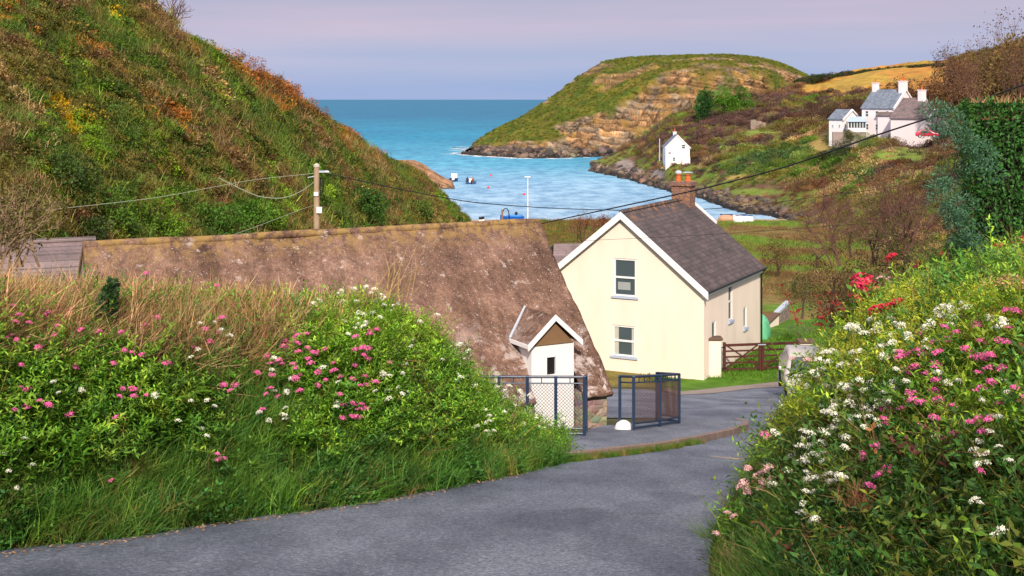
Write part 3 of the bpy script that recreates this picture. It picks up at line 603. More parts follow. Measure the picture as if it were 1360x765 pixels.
bk.inputs['Color1'].default_value = (.20, .085, .06, 1); bk.inputs['Color2'].default_value = (.13, .06, .05, 1); bk.inputs['Mortar'].default_value = (.25, .2, .18, 1)
sp = m.n('ShaderNodeSeparateXYZ'); m.co(); m.l(m.tc.outputs['Object'], sp.inputs[0]); cb = m.n('ShaderNodeCombineXYZ'); ad = m.n('ShaderNodeMath'); m.l(sp.outputs[0], ad.inputs[0]); m.l(sp.outputs[1], ad.inputs[1]); m.l(ad.outputs[0], cb.inputs[0]); m.l(sp.outputs[2], cb.inputs[1]); m.l(cb.outputs[0], bk.inputs[0])
m.color(m.mix(m.ramp(m.noise(7, 4), ((.56, (0, 0, 0)), (.62, (.8, .8, .8)))), bk.outputs[0], (.5, .22, .03))); M['brick'] = m.m
M['brown_panel'] = simple('brown_board', (.20, .115, .06), .8, .2, 6); M['sill'] = simple('blue_grey_sill', (.40, .47, .62), .6, .08); M['gatewood'] = simple('dark_red_brown_wood', (.075, .022, .018), .55, .25, 12); M['cap'] = simple('pillar_cap', (.12, .075, .055), .85, .3)
M['curtain'] = simple('curtain', (.45, .45, .40), .9, .1); M['lead'] = simple('lead_flashing', (.42, .48, .56), .5, .15)

# ---- stone barn with the cement-washed roof
BZ = float(gz(25)); BF = Frame((2.06, 25, BZ), math.atan2(.469, .883)); ez = 21-.2366*25-BZ; W2, RZ_, LN_ = 3.086, 3.20, 9.8
t = empty('stone_barn', BF.o, BF.rz, label='long low stone barn with lichen-flaked brown cement-washed roof and small gabled doorway', cat='barn')
def roofz(y): return ez+RZ_*y/W2
xs = np.linspace(-LN_, 0, 141); ys = np.linspace(-.02, W2, 56); xs = np.sort(np.unique(np.r_[xs, [-1.80, -.66]])); ys = np.sort(np.unique(np.r_[ys, [.42]]))
XX, YY = np.meshgrid(xs, ys, indexing='ij'); sag = .06*np.sin(PI*(XX+LN_)/LN_)*np.sin(PI*YY/W2*.9)
Q = np.stack([XX, YY, roofz(YY)-sag], -1); nz_ = fbm(Q*2.2, 4)-.5; nz2 = fbm(Q*9, 3)-.5; Q[..., 2] += nz_*.06+nz2*.03; Q[..., 1] -= nz_*.05
edge = (XX > -.01); Q[..., 0] += np.where(edge, (fbm(Q*4+5, 2)-.5)*.09, 0); Q[..., 2] += np.where(YY < 0, (fbm(Q*3+5, 2)-.5)*.08, 0)
fq = grid_faces(*XX.shape); ctr = Q.reshape(-1, 3)[fq].mean(1); keep = ~((ctr[:, 0] > -1.80) & (ctr[:, 0] < -.66) & (ctr[:, 1] < .42))
me = mesh_np('roof', Q.reshape(-1, 3), fq[keep]); rf = finish('roof', me, M['cement'], t, smooth=True); md = rf.modifiers.new('t', 'SOLIDIFY'); md.thickness = .11; md.offset = -1
mb = MB().prism([(-LN_, W2, roofz(W2)), (-LN_, 2*W2, roofz(0)), (-LN_, 2*W2-.1, roofz(0)-.1), (-LN_, W2, roofz(W2)-.12)], (LN_, 0, 0)); mk('roof', mb, M['cement'], t)
pts = [(x, W2+.02+(vnoise(np.array([[x*2, 0, 0]]))[0]-.5)*.03, roofz(W2)-.03+(vnoise(np.array([[x*1.3, 5, 0]]))[0]-.5)*.03) for x in np.linspace(-LN_+.01, -.02, 60)]
mk('ridge', MB().tube(pts, .085, 7), M['cement'], rf, smooth=True)
gab = lambda x, th: MB().prism([(x, .14, -2), (x, 2*W2-.14, -2), (x, 2*W2-.14, ez-.02), (x, W2, roofz(W2)-.17), (x, .14, ez-.02+.02)], (th, 0, 0))
g1 = gab(-.42, .34); mk('wall', g1, M['rubble'], t); mk('wall', gab(-LN_+.02, .3), simple('grey_gable_stone', (.20, .17, .17), .9, .3, 7), t)
mb = MB(); mb.box(-LN_+.32, -1.76, .14, .5, -2, ez+.02); mb.box(-.70, -.425, .14, .5, -2, ez+.02); mk('wall', mb, M['rubble'], t)
# gabled doorway set into the roof
pr = empty('doorway'); pr.parent = t
x0, x1, xc, yf = -1.707, -.733, -1.22, .35; zt = 1.75
w_ = mk('wall', MB().box(x0, x1, yf, yf+.9, -.6, zt), M['white'], pr); a = BF.on(726.5, 475, 1, yf); b = BF.on(738, 497, 1, yf); wx0, wx1, wz0, wz1 = a.x, b.x, b.z, a.z
bpy.context.view_layer.update(); cut(w_, [(wx0, wx1, yf-.1, yf+.07, wz0, wz1)])
mk('window', MB().box(wx0+.002, wx1-.002, yf+.045, yf+.06, wz0+.002, wz1-.002), M['dark'], pr)
pk, ev, hw = 2.33, 1.80, .60
mk('gable_panel', MB().prism([(x0+.02, yf-.03, zt+.003), (x1-.02, yf-.03, zt+.003), (xc, yf-.03, pk-.13)], (0, .04, 0)), M['brown_panel'], pr)
mb = MB()
for s in (-1, 1):   # roof slabs run back until they sink into the main roof
    e_ = Vector((xc+s*hw, 0, ev)); p_ = Vector((xc, 0, pk)); yb_e = (ev-ez)*W2/RZ_+.05; yb_p = (pk-ez)*W2/RZ_+.05
    top = [Vector((e_.x, yf-.1, e_.z)), Vector((p_.x, yf-.1, p_.z)), Vector((p_.x, yb_p, p_.z)), Vector((e_.x, yb_e, e_.z))]; dn = Vector((0, 0, -.05)); mb.prism(top, dn)
drf = mk('dormer_roof', mb, M['cement'], pr)
for s in (-1, 1):
    a = Vector((xc, yf-.13, pk+.025)); b = Vector((xc+s*(hw+.03), yf-.13, ev+.0)); dn = Vector((0, 0, -.12)); mk('bargeboard', MB().prism([a, b, b+dn, a+dn], (0, .028, 0)), M['white'], pr)
mk('fascia', MB().box(xc-hw-.03, xc-hw, yf-.1, 1.06, ev-.08, ev-.005), M['white'], pr)
v0 = Vector((xc-hw-.02, (ev-ez)*W2/RZ_+.0, ev+.01)); v1 = Vector((xc, (pk-ez)*W2/RZ_-.02, pk+.0)); mk('flashing', MB().tube([v0, v1], .028, 6), M['lead'], pr)

# ---- slate roof behind the barn's left end
t = empty('slate_roofed_shed', P(60, 340, 30), R(24), label='low purple-grey slate roof showing behind the far left end of the barn', cat='shed')
z_ = t.location.z; F2 = Frame(t.location, R(24)); a = F2.on(127, 318, 1, .8)
mk('roof', MB().prism([(a.x, .8, a.z), (a.x-6.2, .8, a.z), (a.x-6.2, -1.6, a.z-1.35), (a.x-.0, -1.6, a.z-1.35)], (0, 0, -.08)), M['slate_grey'], t)
mk('roof', MB().prism([(a.x, .8, a.z-.002), (a.x-6.2, .8, a.z-.002), (a.x-6.2, 3.2, a.z-1.35), (a.x, 3.2, a.z-1.35)], (0, 0, -.08)), M['slate_grey'], t)
mk('ridge_tile', MB().tube([(a.x, .8, a.z+.0), (a.x-6.2, .8, a.z+.0)], .09, 6), M['slate_grey'], t)
mk('wall', MB().box(a.x-6, a.x-.15, -1.4, 3.0, a.z-4, a.z-1.32), M['rubble'], t)

# ---- cream house
hx, hy = 8.16, 52.5; HZ = float(gz(52.5))+.02; HF = Frame((hx, hy, HZ), math.atan2(-.4623, .8867)); hl = 8.46; hw_ = 3.73; he = 21-8.03-HZ; hp = he+3.03
t = empty('cream_house', HF.o, HF.rz, label='cream rendered two-storey house with dark slate roof beside the lane', cat='house')
wall = mk('wall', MB().prism([(-2*hw_, 0, -1), (0, 0, -1), (0, 0, he), (-hw_, 0, hp-.06), (-2*hw_, 0, he)], (0, hl, 0)), M['cream'], t)
wins = []
def gwin(p0, p1):
    a = HF.on(*p0, 1, 0); b = HF.on(*p1, 1, 0); return (a.x, b.x, b.z, a.z)
def swin(p0, p1):
    a = HF.on(*p0, 0, 0); b = HF.on(*p1, 0, 0); return (a.y, b.y, b.z, a.z)
g_ = [gwin((815, 342.5), (845, 395)), gwin((813.5, 431), (844, 475))]; s_ = [swin((967.6, 376.5), (972.6, 424)), swin((987.6, 408), (991.6, 434)), swin((945.6, 427.5), (950.8, 447))]
bpy.context.view_layer.update(); cut(wall, [(a, b, -.2, .12, c, d) for a, b, c, d in g_]+[(-.12, .2, a, b, c, d) for a, b, c, d in s_])
def frame_mb(u0, u1, z0, z1, w, depth0, depth1, side=False, mids=(.5,)):
    mb = MB(); B = (lambda a, b, c, d: mb.box(a, b, depth0, depth1, c, d)) if not side else (lambda a, b, c, d: mb.box(-depth1, -depth0, a, b, c, d))
    B(u0, u0+w, z0, z1); B(u1-w, u1, z0, z1); B(u0+w, u1-w, z0, z0+w); B(u0+w, u1-w, z1-w, z1)
    for k in mids: zm = z0+(z1-z0)*k; B(u0+w, u1-w, zm-w*.55, zm+w*.55)
    return mb
for k, (a, b, c, d) in enumerate(g_):
    wn = empty('window'); wn.parent = t; mk('frame', frame_mb(a+.002, b-.002, c+.002, d-.002, .075, .03, .09), M['white'], wn); mk('pane', MB().box(a+.01, b-.01, .075, .085, c+.01, d-.01), M['glass'], wn)
    mk('sill', MB().box(a-.1, b+.1, -.07, .028, c-.09, c-.0), M['sill'], wn)
    if k: [mk('curtain', MB().box(u, v_, .068, .073, c+.09, d-.08), M['curtain'], wn) for u, v_ in ((a+.08, a+.27), (b-.2, b-.08))]
    else: mk('blind', MB().box(a+.18, b-.3, .068, .073, c+.28, c+.62), simple('pale_box_inside', (.3, .32, .33), .8), wn)
for a, b, c, d in s_:
    wn = empty('window'); wn.parent = t; mk('frame', frame_mb(a+.002, b-.002, c+.002, d-.002, .06, .02, .08, True, (.5,) if d-c > 1.3 else ()), M['white'], wn); mk('pane', MB().box(-.075, -.06, a+.01, b-.01, c+.01, d-.01), M['glass'], wn)
    mk('sill', MB().box(-.02, .08, a-.08, b+.08, c-.12, c), M['sill'], wn)
sl_ = 3.03/hw_; mb = MB()
for s in (-1, 1):
    ex = -hw_+s*(hw_+.22); zt_ = hp+.07; zb_ = hp+.07-(hw_+.22)*sl_; mb.prism([(-hw_, -.22, zt_), (ex, -.22, zb_), (ex, hl+.12, zb_), (-hw_, hl+.12, zt_)], (0, 0, -.09))
rf = mk('roof', mb, M['slate'], t)
mb = MB()
for k in range(28): y0 = -.2+k*(hl+.3)/28; mb.tube([(-hw_, y0, hp+.06), (-hw_, y0+.29, hp+.075)], .10, 7, .112)
mk('ridge_tiles', mb, M['slate'], rf)
for s in (-1, 1):
    a = Vector((-hw_, -.25, hp+.09)); b = Vector((-hw_+s*(hw_+.27), -.25, hp+.09-(hw_+.27)*sl_)); dn = Vector((0, 0, -.33)); mk('bargeboard', MB().prism([a, b, b+dn, a+dn], (0, .028, 0)), M['white'], t)
    a = Vector((-hw_, hl+.14, hp+.17)); b = Vector((-hw_+s*1.5, hl+.14, hp+.17-1.5*sl_))
    mk('verge_flashing', MB().prism([a, b, b+Vector((0, 0, -.2)), a+Vector((0, 0, -.2))], (0, -.16, 0)), M['whitewash'], t)
ze = hp+.07-(hw_+.22)*sl_
mk('fascia', MB().box(.02, .17, -.2, hl+.1, ze-.24, ze-.04), M['white'], t); mk('gutter', MB().tube([(.27, -.2, ze-.05), (.27, hl+.15, ze-.05)], .05, 7), M['dark'], t)
mk('downpipe', MB().tube([(.27, hl-.06, ze-.08), (.07, hl-.06, ze-.35), (.07, hl-.06, -.3)], .045, 6), M['dark'], t)
ch = mk('chimney', MB().box(-hw_-.47, -hw_+.47, hl-1.0, hl-.15, hp-1.2, hp+.72).box(-hw_-.54, -hw_+.54, hl-1.07, hl-.08, hp+.722, hp+.93), M['brick'], t, bevel=.01)
for x, ct in ((-.25, True), (.24, False)):
    c0 = (-hw_+x, hl-.58, hp+.93); mk('chimney_pot', MB().lathe([(.15, 0), (.17, .05), (.13, .1), (.12, .3), (.15, .33), (.15, .38)], c0, 12), M['orange'], ch)
    mk('cowl', MB().lathe([(.17, .38), (.18, .44), (.12, .52), (.02, .55)], c0, 12) if ct else MB().box(c0[0]-.2, c0[0]+.2, c0[1]-.2, c0[1]+.2, c0[2]+.44, c0[2]+.48).box(c0[0]-.02, c0[0]+.02, c0[1]-.02, c0[1]+.02, c0[2]+.3, c0[2]+.44), M['lead'], ch)
# ---- corner pillar, gate and far pillar
def pillar(px0, px1, pyb, pyt, Y, label):
    a = P(px0, pyb, Y); b = P(px1, pyt, Y); w = b.x-a.x; h = b.z-a.z; t = empty('gate_pillar', (a.x+w/2, Y+w/2, a.z), 0, label=label, cat='pillar', group='cream gate pillars')
    mk('post', MB().box(-w/2, w/2, -w/2, w/2, -.3, h-.1), M['cream'], t, bevel=.015); mk('cap', MB().box(-w/2-.07, w/2+.07, -w/2-.07, w/2+.07, h-.098, h), M['cap'], t, bevel=.02)
pillar(942, 958, 503, 449, 53.1, 'cream gate pillar with flat brown cap against the cream house corner')
pillar(1063, 1080, 496, 453, 54.6, 'cream gate pillar at the right end of the brown gate, half hidden by flowers')
g0 = P(960.5, 496, 54.0); g1 = P(1060, 493, 54.6); gl = (Vector((g1.x, g1.y))-Vector((g0.x, g0.y))).length; ga = math.atan2(g1.y-g0.y, g1.x-g0.x)
t = empty('field_gate', g0, ga, label='dark red-brown wooden double gate with crossed braces beside the cream house', cat='gate')
gh = 1.28; hm = gl*.49
for x, hh in ((0, 1.36), (hm-.06, gh), (hm+.07, gh), (gl-.1, gh)): mk('post', MB().box(x, x+.11, -.05, .06, -.15 if x == 0 else .05, hh), M['gatewood'], t, bevel=.008)
for xa, xb in ((.11, hm-.06), (hm+.18, gl-.1)):
    for z in (.14, .42, .68, .93): mk('bar', MB().box(xa, xb, -.02, .02, z, z+.07), M['gatewood'], t)
    mk('bar', MB().box(xa, xb, -.03, .03, 1.17, 1.28), M['gatewood'], t)
    for za, zb in ((.17, 1.2), (1.2, .17)): a = Vector((xa, -.045, za)); b = Vector((xb, -.045, zb)); mk('brace', MB().prism([a, b, b+Vector((0, 0, .08)), a+Vector((0, 0, .08))], (0, .022, 0)), M['gatewood'], t)
[mk('hinge', MB().box(-.13, .1, -.07, -.052, z, z+.05), M['dark'], t) for z in (.22, 1.12)]; mk('latch', MB().box(hm-.12, hm+.25, -.065, -.05, 1.19, 1.23), M['lead'], t)
# low cream garden wall with coping
a = P(1012, 447, 66); b = P(1040, 443, 69); t = empty('garden_wall', a, math.atan2(b.y-a.y, b.x-a.x), label='low cream garden wall with sloping top behind the gate', cat='wall'); ln = (Vector(b.xy)-Vector(a.xy)).length
mk('wall', MB().prism([(0, 0, -1), (ln*.8, 0, -1), (ln*.8, 0, .75), (0, 0, .3)], (0, .25, 0)), M['cream'], t); mk('coping', MB().prism([(-.1, -.05, .3), (ln*.8, -.05, .76), (ln*.8, -.05, .86), (-.1, -.05, .4)], (0, .35, 0)), M['cap'], t); mk('coping', MB().prism([(ln*.8, .0, .76), (ln*.8+2.9, .3, .95), (ln*.8+2.9, .3, 1.08), (ln*.8, 0, .9)], (0, .3, 0)), M['lead'], t)
mk('wall', MB().prism([(ln*.8+.001, .05, -1), (ln*.8+2.9, .35, -1), (ln*.8+2.9, .35, .94), (ln*.8+.001, .05, .75)], (0, .22, 0)), M['rubble'], t)
# green sheet over a stack
c0 = P(1006, 452, 63); mb = MB(); n_ = 14; prof = [(.62, 0), (.66, .25), (.6, .7), (.5, 1.1), (.32, 1.32), (.05, 1.4)]
for i, (r, z) in enumerate(prof): mb.v += [(r*(1+.22*math.sin(k*2.3+i))*math.cos(2*PI*k/n_), r*(1+.22*math.sin(k*1.7))*math.sin(2*PI*k/n_), z+.05*math.sin(k*3.)) for k in range(n_)]
mb.f += [(i*n_+k, i*n_+(k+1) % n_, (i+1)*n_+(k+1) % n_, (i+1)*n_+k) for i in range(len(prof)-1) for k in range(n_)]+[tuple(range(5*n_, 6*n_))]
o = mk('tarpaulin', mb, simple('green_sheeting', (.12, .42, .24), .5, .2, 3), loc=c0, smooth=False, label='green tarpaulin draped over a heap beside the back of the cream house', cat='tarpaulin')
md = o.modifiers.new('s', 'SUBSURF'); md.levels = 1; md.render_levels = 1

# ---- small building peeping out between barn and house
a = P(742, 349, 66); t = empty('outhouse', a, R(8), label='small white outhouse with slate roof showing between the barn and the cream house', cat='outhouse')
mk('wall', MB().box(-.2, 3.2, 0, 3, -3, .02), M['whitewash'], t); mk('roof', MB().prism([(-.35, -.2, 0), (3.3, -.2, 0), (3.3, 1.5, .85), (.0, 1.5, .85)], (0, 0, -.07)), M['slate_grey'], t)
mk('roof', MB().prism([(0, 1.5, .848), (3.3, 1.5, .848), (3.3, 3.2, 0), (-.35, 3.2, 0)], (0, 0, -.07)), M['slate_grey'], t); mk('fascia', MB().box(-.35, 3.3, -.24, -.205, -.13, -.01), M['white'], t)

# ---- far white houses
def gabled(name, o, rz, w, l, he, hr, wallm, roofm, label, wins=(), chim=(), group=None, cat='house', over=.25):
    t = empty(name, o, rz, label=label, cat=cat, group=group)       # ridge along y, gable faces -y
    wl = mk('wall', MB().prism([(-w/2, 0, -2.5), (w/2, 0, -2.5), (w/2, 0, he), (0, 0, hr), (-w/2, 0, he)], (0, l, 0)), wallm, t); sl = (hr-he)/(w/2); mb = MB()
    for s in (-1, 1): mb.prism([(0, -over, hr+.12), (s*(w/2+over), -over, hr+.12-(w/2+over)*sl), (s*(w/2+over), l+over, hr+.12-(w/2+over)*sl), (0, l+over, hr+.12)], (0, 0, -.12))
    mk('roof', mb, roofm, t)
    for s in (-1, 1): a = Vector((0, -over-.06, hr+.16)); b = Vector((s*(w/2+over), -over-.06, hr+.16-(w/2+over)*sl)); mk('verge', MB().prism([a, b, b+Vector((0, 0, -.32)), a+Vector((0, 0, -.32))], (0, .3, 0)), wallm, t)
    for side, u, z, ww, hh in wins:
        wn = empty('window'); wn.parent = t
        if side == 'g': mk('frame', frame_mb(u, u+ww, z, z+hh, .1, -.05, .03), M['white'], wn); mk('pane', MB().box(u+.05, u+ww-.05, -.03, .02, z+.05, z+hh-.05), M['glass'], wn)
        else: x = -w/2; mk('frame', frame_mb(u, u+ww, z, z+hh, .1, -x-.03, -x+.05, True), M['white'], wn); mk('pane', MB().box(x-.03, x+.02, u+.05, u+ww-.05, z+.05, z+hh-.05), M['glass'], wn)
    for y, cw, ht, pots in chim:
        ch = mk('chimney', MB().box(-cw/2, cw/2, y-.45, y+.45, hr-.8, hr+ht).box(-cw/2-.08, cw/2+.08, y-.53, y+.53, hr+ht+.002, hr+ht+.18), wallm, t)
        for k in range(pots): xx = (k-(pots-1)/2)*.55; mk('chimney_pot', MB().lathe([(.2, 0), (.16, .1), (.15, .65), (.19, .75)], (xx, y, hr+ht+.18), 8), M['orange'], ch)
    return t
ct = gabled('cottage', P(900, 219, 300), R(-2), 5.8, 8, 4.3, 7.2, M['whitewash'], M['slate_blue'], 'lone white gabled cottage standing low on the slope above the inlet', wins=(('g', .9, 3.9, 1.0, 1.1), ('g', -1.3, .9, .8, 1.0), ('s', 2, 1.2, .9, 1)), chim=((7.4, .8, .5, 1),))
mk('lean_to', MB().prism([(1.0, -1.6, -2), (2.85, -1.6, -2), (2.85, -1.6, 1.9), (1.0, -1.6, 1.5)], (0, 1.59, 0)), M['pinkwash'], ct); mk('satellite_dish', MB().lathe([(.02, -.1), (.35, 0), (.38, .03)], (-1.9, -.3, 3.1), 12), M['white'], ct)
def far_house(cx, cy, Y, rot, w, l, he, hr, *a, **k):   # cx,cy: photo pixel of the near bottom corner where long wall and gable meet
    c = P(cx, cy, Y); off = Matrix.Rotation(rot, 3, 'Z') @ Vector((w/2, 0, 0)); return gabled(k.pop('name'), c+off, rot, w, l, he, hr, *a, **k)
ra = R(40)
mn = far_house(1187, 178, 240, ra, 8.0, 7.2, 5.1, 8.6, M['pinkwash'], M['slate_blue'], 'tall white farmhouse with blue slate roof and two capped chimneys, on the hill', name='farmhouse',
     wins=[('s', y, z, .8, 1.2) for y in (1., 3.3, 5.6) for z in (.7, 3.3)]+[('g', -.9, 3.2, .8, 1.1)], chim=((.5, 1.8, 1.6, 2), (6.7, 1.1, 1.3, 1)), group='white houses on the hill')
mk('satellite_dish', MB().lathe([(.02, -.2), (.7, 0), (.75, .05)], (1.4, 6.7, 9.6), 12), M['white'], mn)
far_house(1214, 180, 236, ra, 7.4, 8, 3.9, 7.1, M['pinkwash'], M['slate_grey'], 'middle white cottage of the hill terrace, with mottled grey roof and single chimney', name='farmhouse', wins=[('g', -1.4, 1, .9, 1.2), ('g', 1.2, 1, .9, 1.2)], chim=((.6, 1.5, 1.5, 1),), group='white houses on the hill')
far_house(1233, 182, 230, ra, 7.6, 8, 3.5, 6.5, M['pinkwash'], M['slate_grey'], 'rightmost white cottage of the hill terrace, behind bare branches', name='farmhouse', wins=[('g', -1.6, .9, .9, 1.2), ('g', 1, .9, .9, 1.2)], group='white houses on the hill')
far_house(1120, 178, 246, ra, 5.6, 3.4, 3.0, 4.8, M['whitewash'], M['slate_blue'], 'small white outbuilding with blue roof left of the tall farmhouse', name='outbuilding', cat='outbuilding', wins=[('s', .6, 1.2, .5, .7), ('s', 2.2, 1.2, .5, .7)], group='white houses on the hill')
c0 = P(1136, 176, 243); t = empty('sunroom', c0, R(-5), label='low glazed sunroom with pale blue roof joining the outbuilding and the farmhouse', cat='sunroom')
mk('base', MB().box(-1.4, 2.1, 0, 2.6, -2, .9), M['pinkwash'], t); mk('pane', MB().box(-1.35, 2.05, .05, 2.5, .9, 2.2), M['glass'], t)
mb = MB()
for k in range(7): mb.box(-1.4+k*.56, -1.28+k*.56, -.02, .12, .9, 2.25)
mk('mullions', mb, M['white'], t); mk('roof', MB().prism([(-1.7, -.3, 2.2), (2.2, -.3, 2.2), (2.2, 2.8, 3.1), (-.6, 2.8, 3.1)], (0, 0, -.12)), simple('pale_blue_roof', (.38, .50, .62), .4), t)
a = P(1106, 182, 240); mk('terrace_wall', MB().box(0, 6.5, 0, .5, -2, 1.0).box(2.6, 3.4, -.1, -.003, -2, 1.5), simple('terrace_stone', (.30, .24, .22), .9, .3, 2), loc=a, label='low stone terrace wall below the small blue-roofed outbuilding', cat='wall')
a = P(997, 166, 328); mk('ruined_wall', MB().box(0, 1.4, 0, .8, -1.5, 1.4).box(1.402, 3.0, .1, .9, -1.5, 1.0).box(3.002, 4.0, 0, .7, -1.5, .6), M['rubble'], loc=a, bevel=.1, label='grey ruined stone wall among dark scrub on the far hillside', cat='wall')

# ================================================================== STREET THINGS
def lat(mb, a, b, z0, z1, cell=.075, r=.0045):
    """woven wire between a and b (plan), z from ground-relative z0..z1, as thin flat-sided wires"""
    a = Vector(a); b = Vector(b); d = b-a; L_ = Vector((d.x, d.y)).length; hgt = z1-z0; u = d/L_
    for s in (1, -1):
        k = -hgt
        while k < L_+hgt:
            p = [(k, 0), (k+hgt, hgt)] if s > 0 else [(k, hgt), (k+hgt, 0)]
            (xa, za), (xb, zb) = p
            if xb > 0 and xa < L_:
                if xa < 0: za = za+(zb-za)*(-xa)/(xb-xa); xa = 0
                if xb > L_: zb = za+(zb-za)*(L_-xa)/(xb-xa); xb = L_
                mb.tube([a+u*xa+Vector((0, 0, z0+za)), a+u*xb+Vector((0, 0, z0+zb))], r, 3, cap=False)
            k += cell
M['mesh'] = simple('galvanised_mesh', (.10, .09, .12), .5, .1, 4, .5); M['mesh2'] = simple('rusty_mesh', (.075, .04, .038), .7, .2, 4)
def railing(pts, label, meshmat, posts, h=1.0, dz=.13, group='navy railings', bare_=()):
    pts = [Vector((p[0], p[1], float(gz(p[1]))+dz)) for p in pts]; c = pts[0].copy(); t = empty('railing', c, 0, label=label, cat='railing', group=group); q = [p-c for p in pts]; up = Vector((0, 0, 1))
    for i in range(len(q)-1):
        n_ = posts[i]
        for k in range(n_+(1 if i == len(q)-2 else 0)):
            p = q[i].lerp(q[i+1], k/n_); mk('post', MB().box(-.027, .027, -.027, .027, -.2, h+.015), M['iron'], t, loc=p, bevel=.005)
    for z, r in ((.12, .017), (.04, .022)):
        for i in [i for i in range(len(q)-1) if i not in bare_]: mk('rail', MB().tube([q[i]+up*z, q[i+1]+up*z], r, 8), M['iron'], t)
    mb = MB()
    for z, r in ((h, .024), (h-.11, .014)):
        for i in range(len(q)-1): mb.tube([q[i]+up*z, q[i+1]+up*z], r, 8)
    for i in range(len(q)-1):
        n_ = int(((q[i+1]-q[i]).length)/.22)
        for k in range(1, n_): p = q[i].lerp(q[i+1], k/n_); mb.tube([p+up*(h-.11), p+up*h], .008, 4)
    mk('top_rail', mb, M['iron'], t)
    for i in range(len(q)-1):
        if i in bare_: continue
        mb = MB(); lat(mb, q[i], q[i+1], .13, h-.13, .06, .0038); mk('mesh_panel', mb, meshmat, t)
    return t
ra_ = ground_px(776, 589); rb_ = ground_px(640, 591)
railing([(rb_.x-.2, ra_.y+.15), (ra_.x, ra_.y), (ra_.x+.10, ra_.y+1.15)], 'navy railing with wire mesh in front of the white doorway, flowers at its left end', M['mesh'], (4, 1))
a = ground_px(841.5, 581); b = ground_px(902, 571); railing([(a.x-.22, a.y+.35), (a.x, a.y), (b.x*.5+a.x*.5+.05, b.y*.5+a.y*.5), (b.x, b.y), (b.x-.3, b.y+1.2)], 'navy railing enclosure with rusty mesh at the pavement corner', M['mesh2'], (1, 1, 1, 1), h=.97, bare_=(0,))
# buoy left by the barn corner
c0 = ground_px(829, 580); t = empty('mooring_buoy', (c0.x, c0.y+.1, float(gz(c0.y+.1))+.0), R(20), label='white and orange mooring buoy on the ground at the barn corner', cat='buoy')
t.scale = (.66, .66, .66); mk('float', MB().lathe([(.02, 0), (.16, .03), (.24, .13), (.26, .24), (.2, .36), (.1, .43), (.03, .45)], n=16), M['white'], t, smooth=True); mk('band', MB().lathe([(.02, 0), (.10, .02), (.12, .14), (.1, .24), (.02, .28)], (.26, -.02, 0), 12), M['orange'], t, smooth=True)

def car(name, loc, rz, paint, label):
    t = empty(name, loc, rz, label=label, cat='car')
    prof = [(-1.95, .35), (-2.0, .62), (-1.93, .82), (-1.2, .98), (-.55, 1.40), (.2, 1.50), (1.15, 1.47), (1.75, 1.05), (1.95, .95), (1.98, .5), (1.9, .3)]; wv = [.78, .84, .85, .82, .64, .62, .63, .74, .80, .84, .82]
    mb = MB(); n_ = len(prof)
    for (y, z), w in zip(prof, wv): mb.v += [(-w, y, z), (w, y, z)]
    mb.f += [(2*i, 2*i+1, 2*i+3, 2*i+2) for i in range(n_-1)]+[(2*n_-2, 2*n_-1, 1, 0)]
    mb.v += [(-.85, y, .75) for y in (-1.2, 1.5)]; 
    mb.f += [tuple(2*i for i in range(n_))[::-1], tuple(2*i+1 for i in range(n_))]
    b_ = mk('body', mb, paint, t, bevel=.07, smooth=True)
    mk('windscreen', MB().prism([(-.66, -1.13, 1.03), (.66, -1.13, 1.03), (.55, -.6, 1.385), (-.55, -.6, 1.385)], (0, -.02, .03)), M['glass'], t); mk('rear_window', MB().prism([(-.6, 1.7, 1.13), (.6, 1.7, 1.13), (.55, 1.25, 1.42), (-.55, 1.25, 1.42)], (0, .03, .03)), M['glass'], t)
    for s in (-1, 1):
        mk('side_window', MB().prism([(s*.79, -.85, 1.0), (s*.79, 1.35, 1.02), (s*.65, .95, 1.38), (s*.65, -.42, 1.37)], (s*.02, 0, 0)), M['glass'], t)
        for y in (-1.25, 1.25):
            w_ = mk('wheel', MB(), M['dark'], t); mk('tyre', MB().tube([(s*.68, y, .31), (s*.86, y, .31)], .31, 16), M['dark'], w_); mk('rim', MB().tube([(s*.85, y, .31), (s*.875, y, .31)], .19, 12), M['lead'], w_)
        mk('headlight', MB().box(s*.6-.14, s*.6+.14, -1.99, -1.9, .62, .76), M['lead'], t); mk('door_mirror', MB().box(s*.9-.09, s*.9+.09, -.75, -.62, .98, 1.1), paint, t, bevel=.02)
    return t
M['carwhite'] = simple('pearl_car_paint', (.50, .47, .43), .25, .04, 2, .6); M['carred'] = simple('red_car_paint', (.5, .02, .06), .3, .05, 2, .6)
c0 = P(1040, 529, 41); car('car', (c0.x+.95, 41.6, float(gz(41.6))), R(-8), M['carwhite'], 'pale parked car half hidden behind the right-hand flowers near the gate')
car('car', P(1231, 183, 226), R(75), M['carred'], 'bright red car parked below the white houses on the hill')

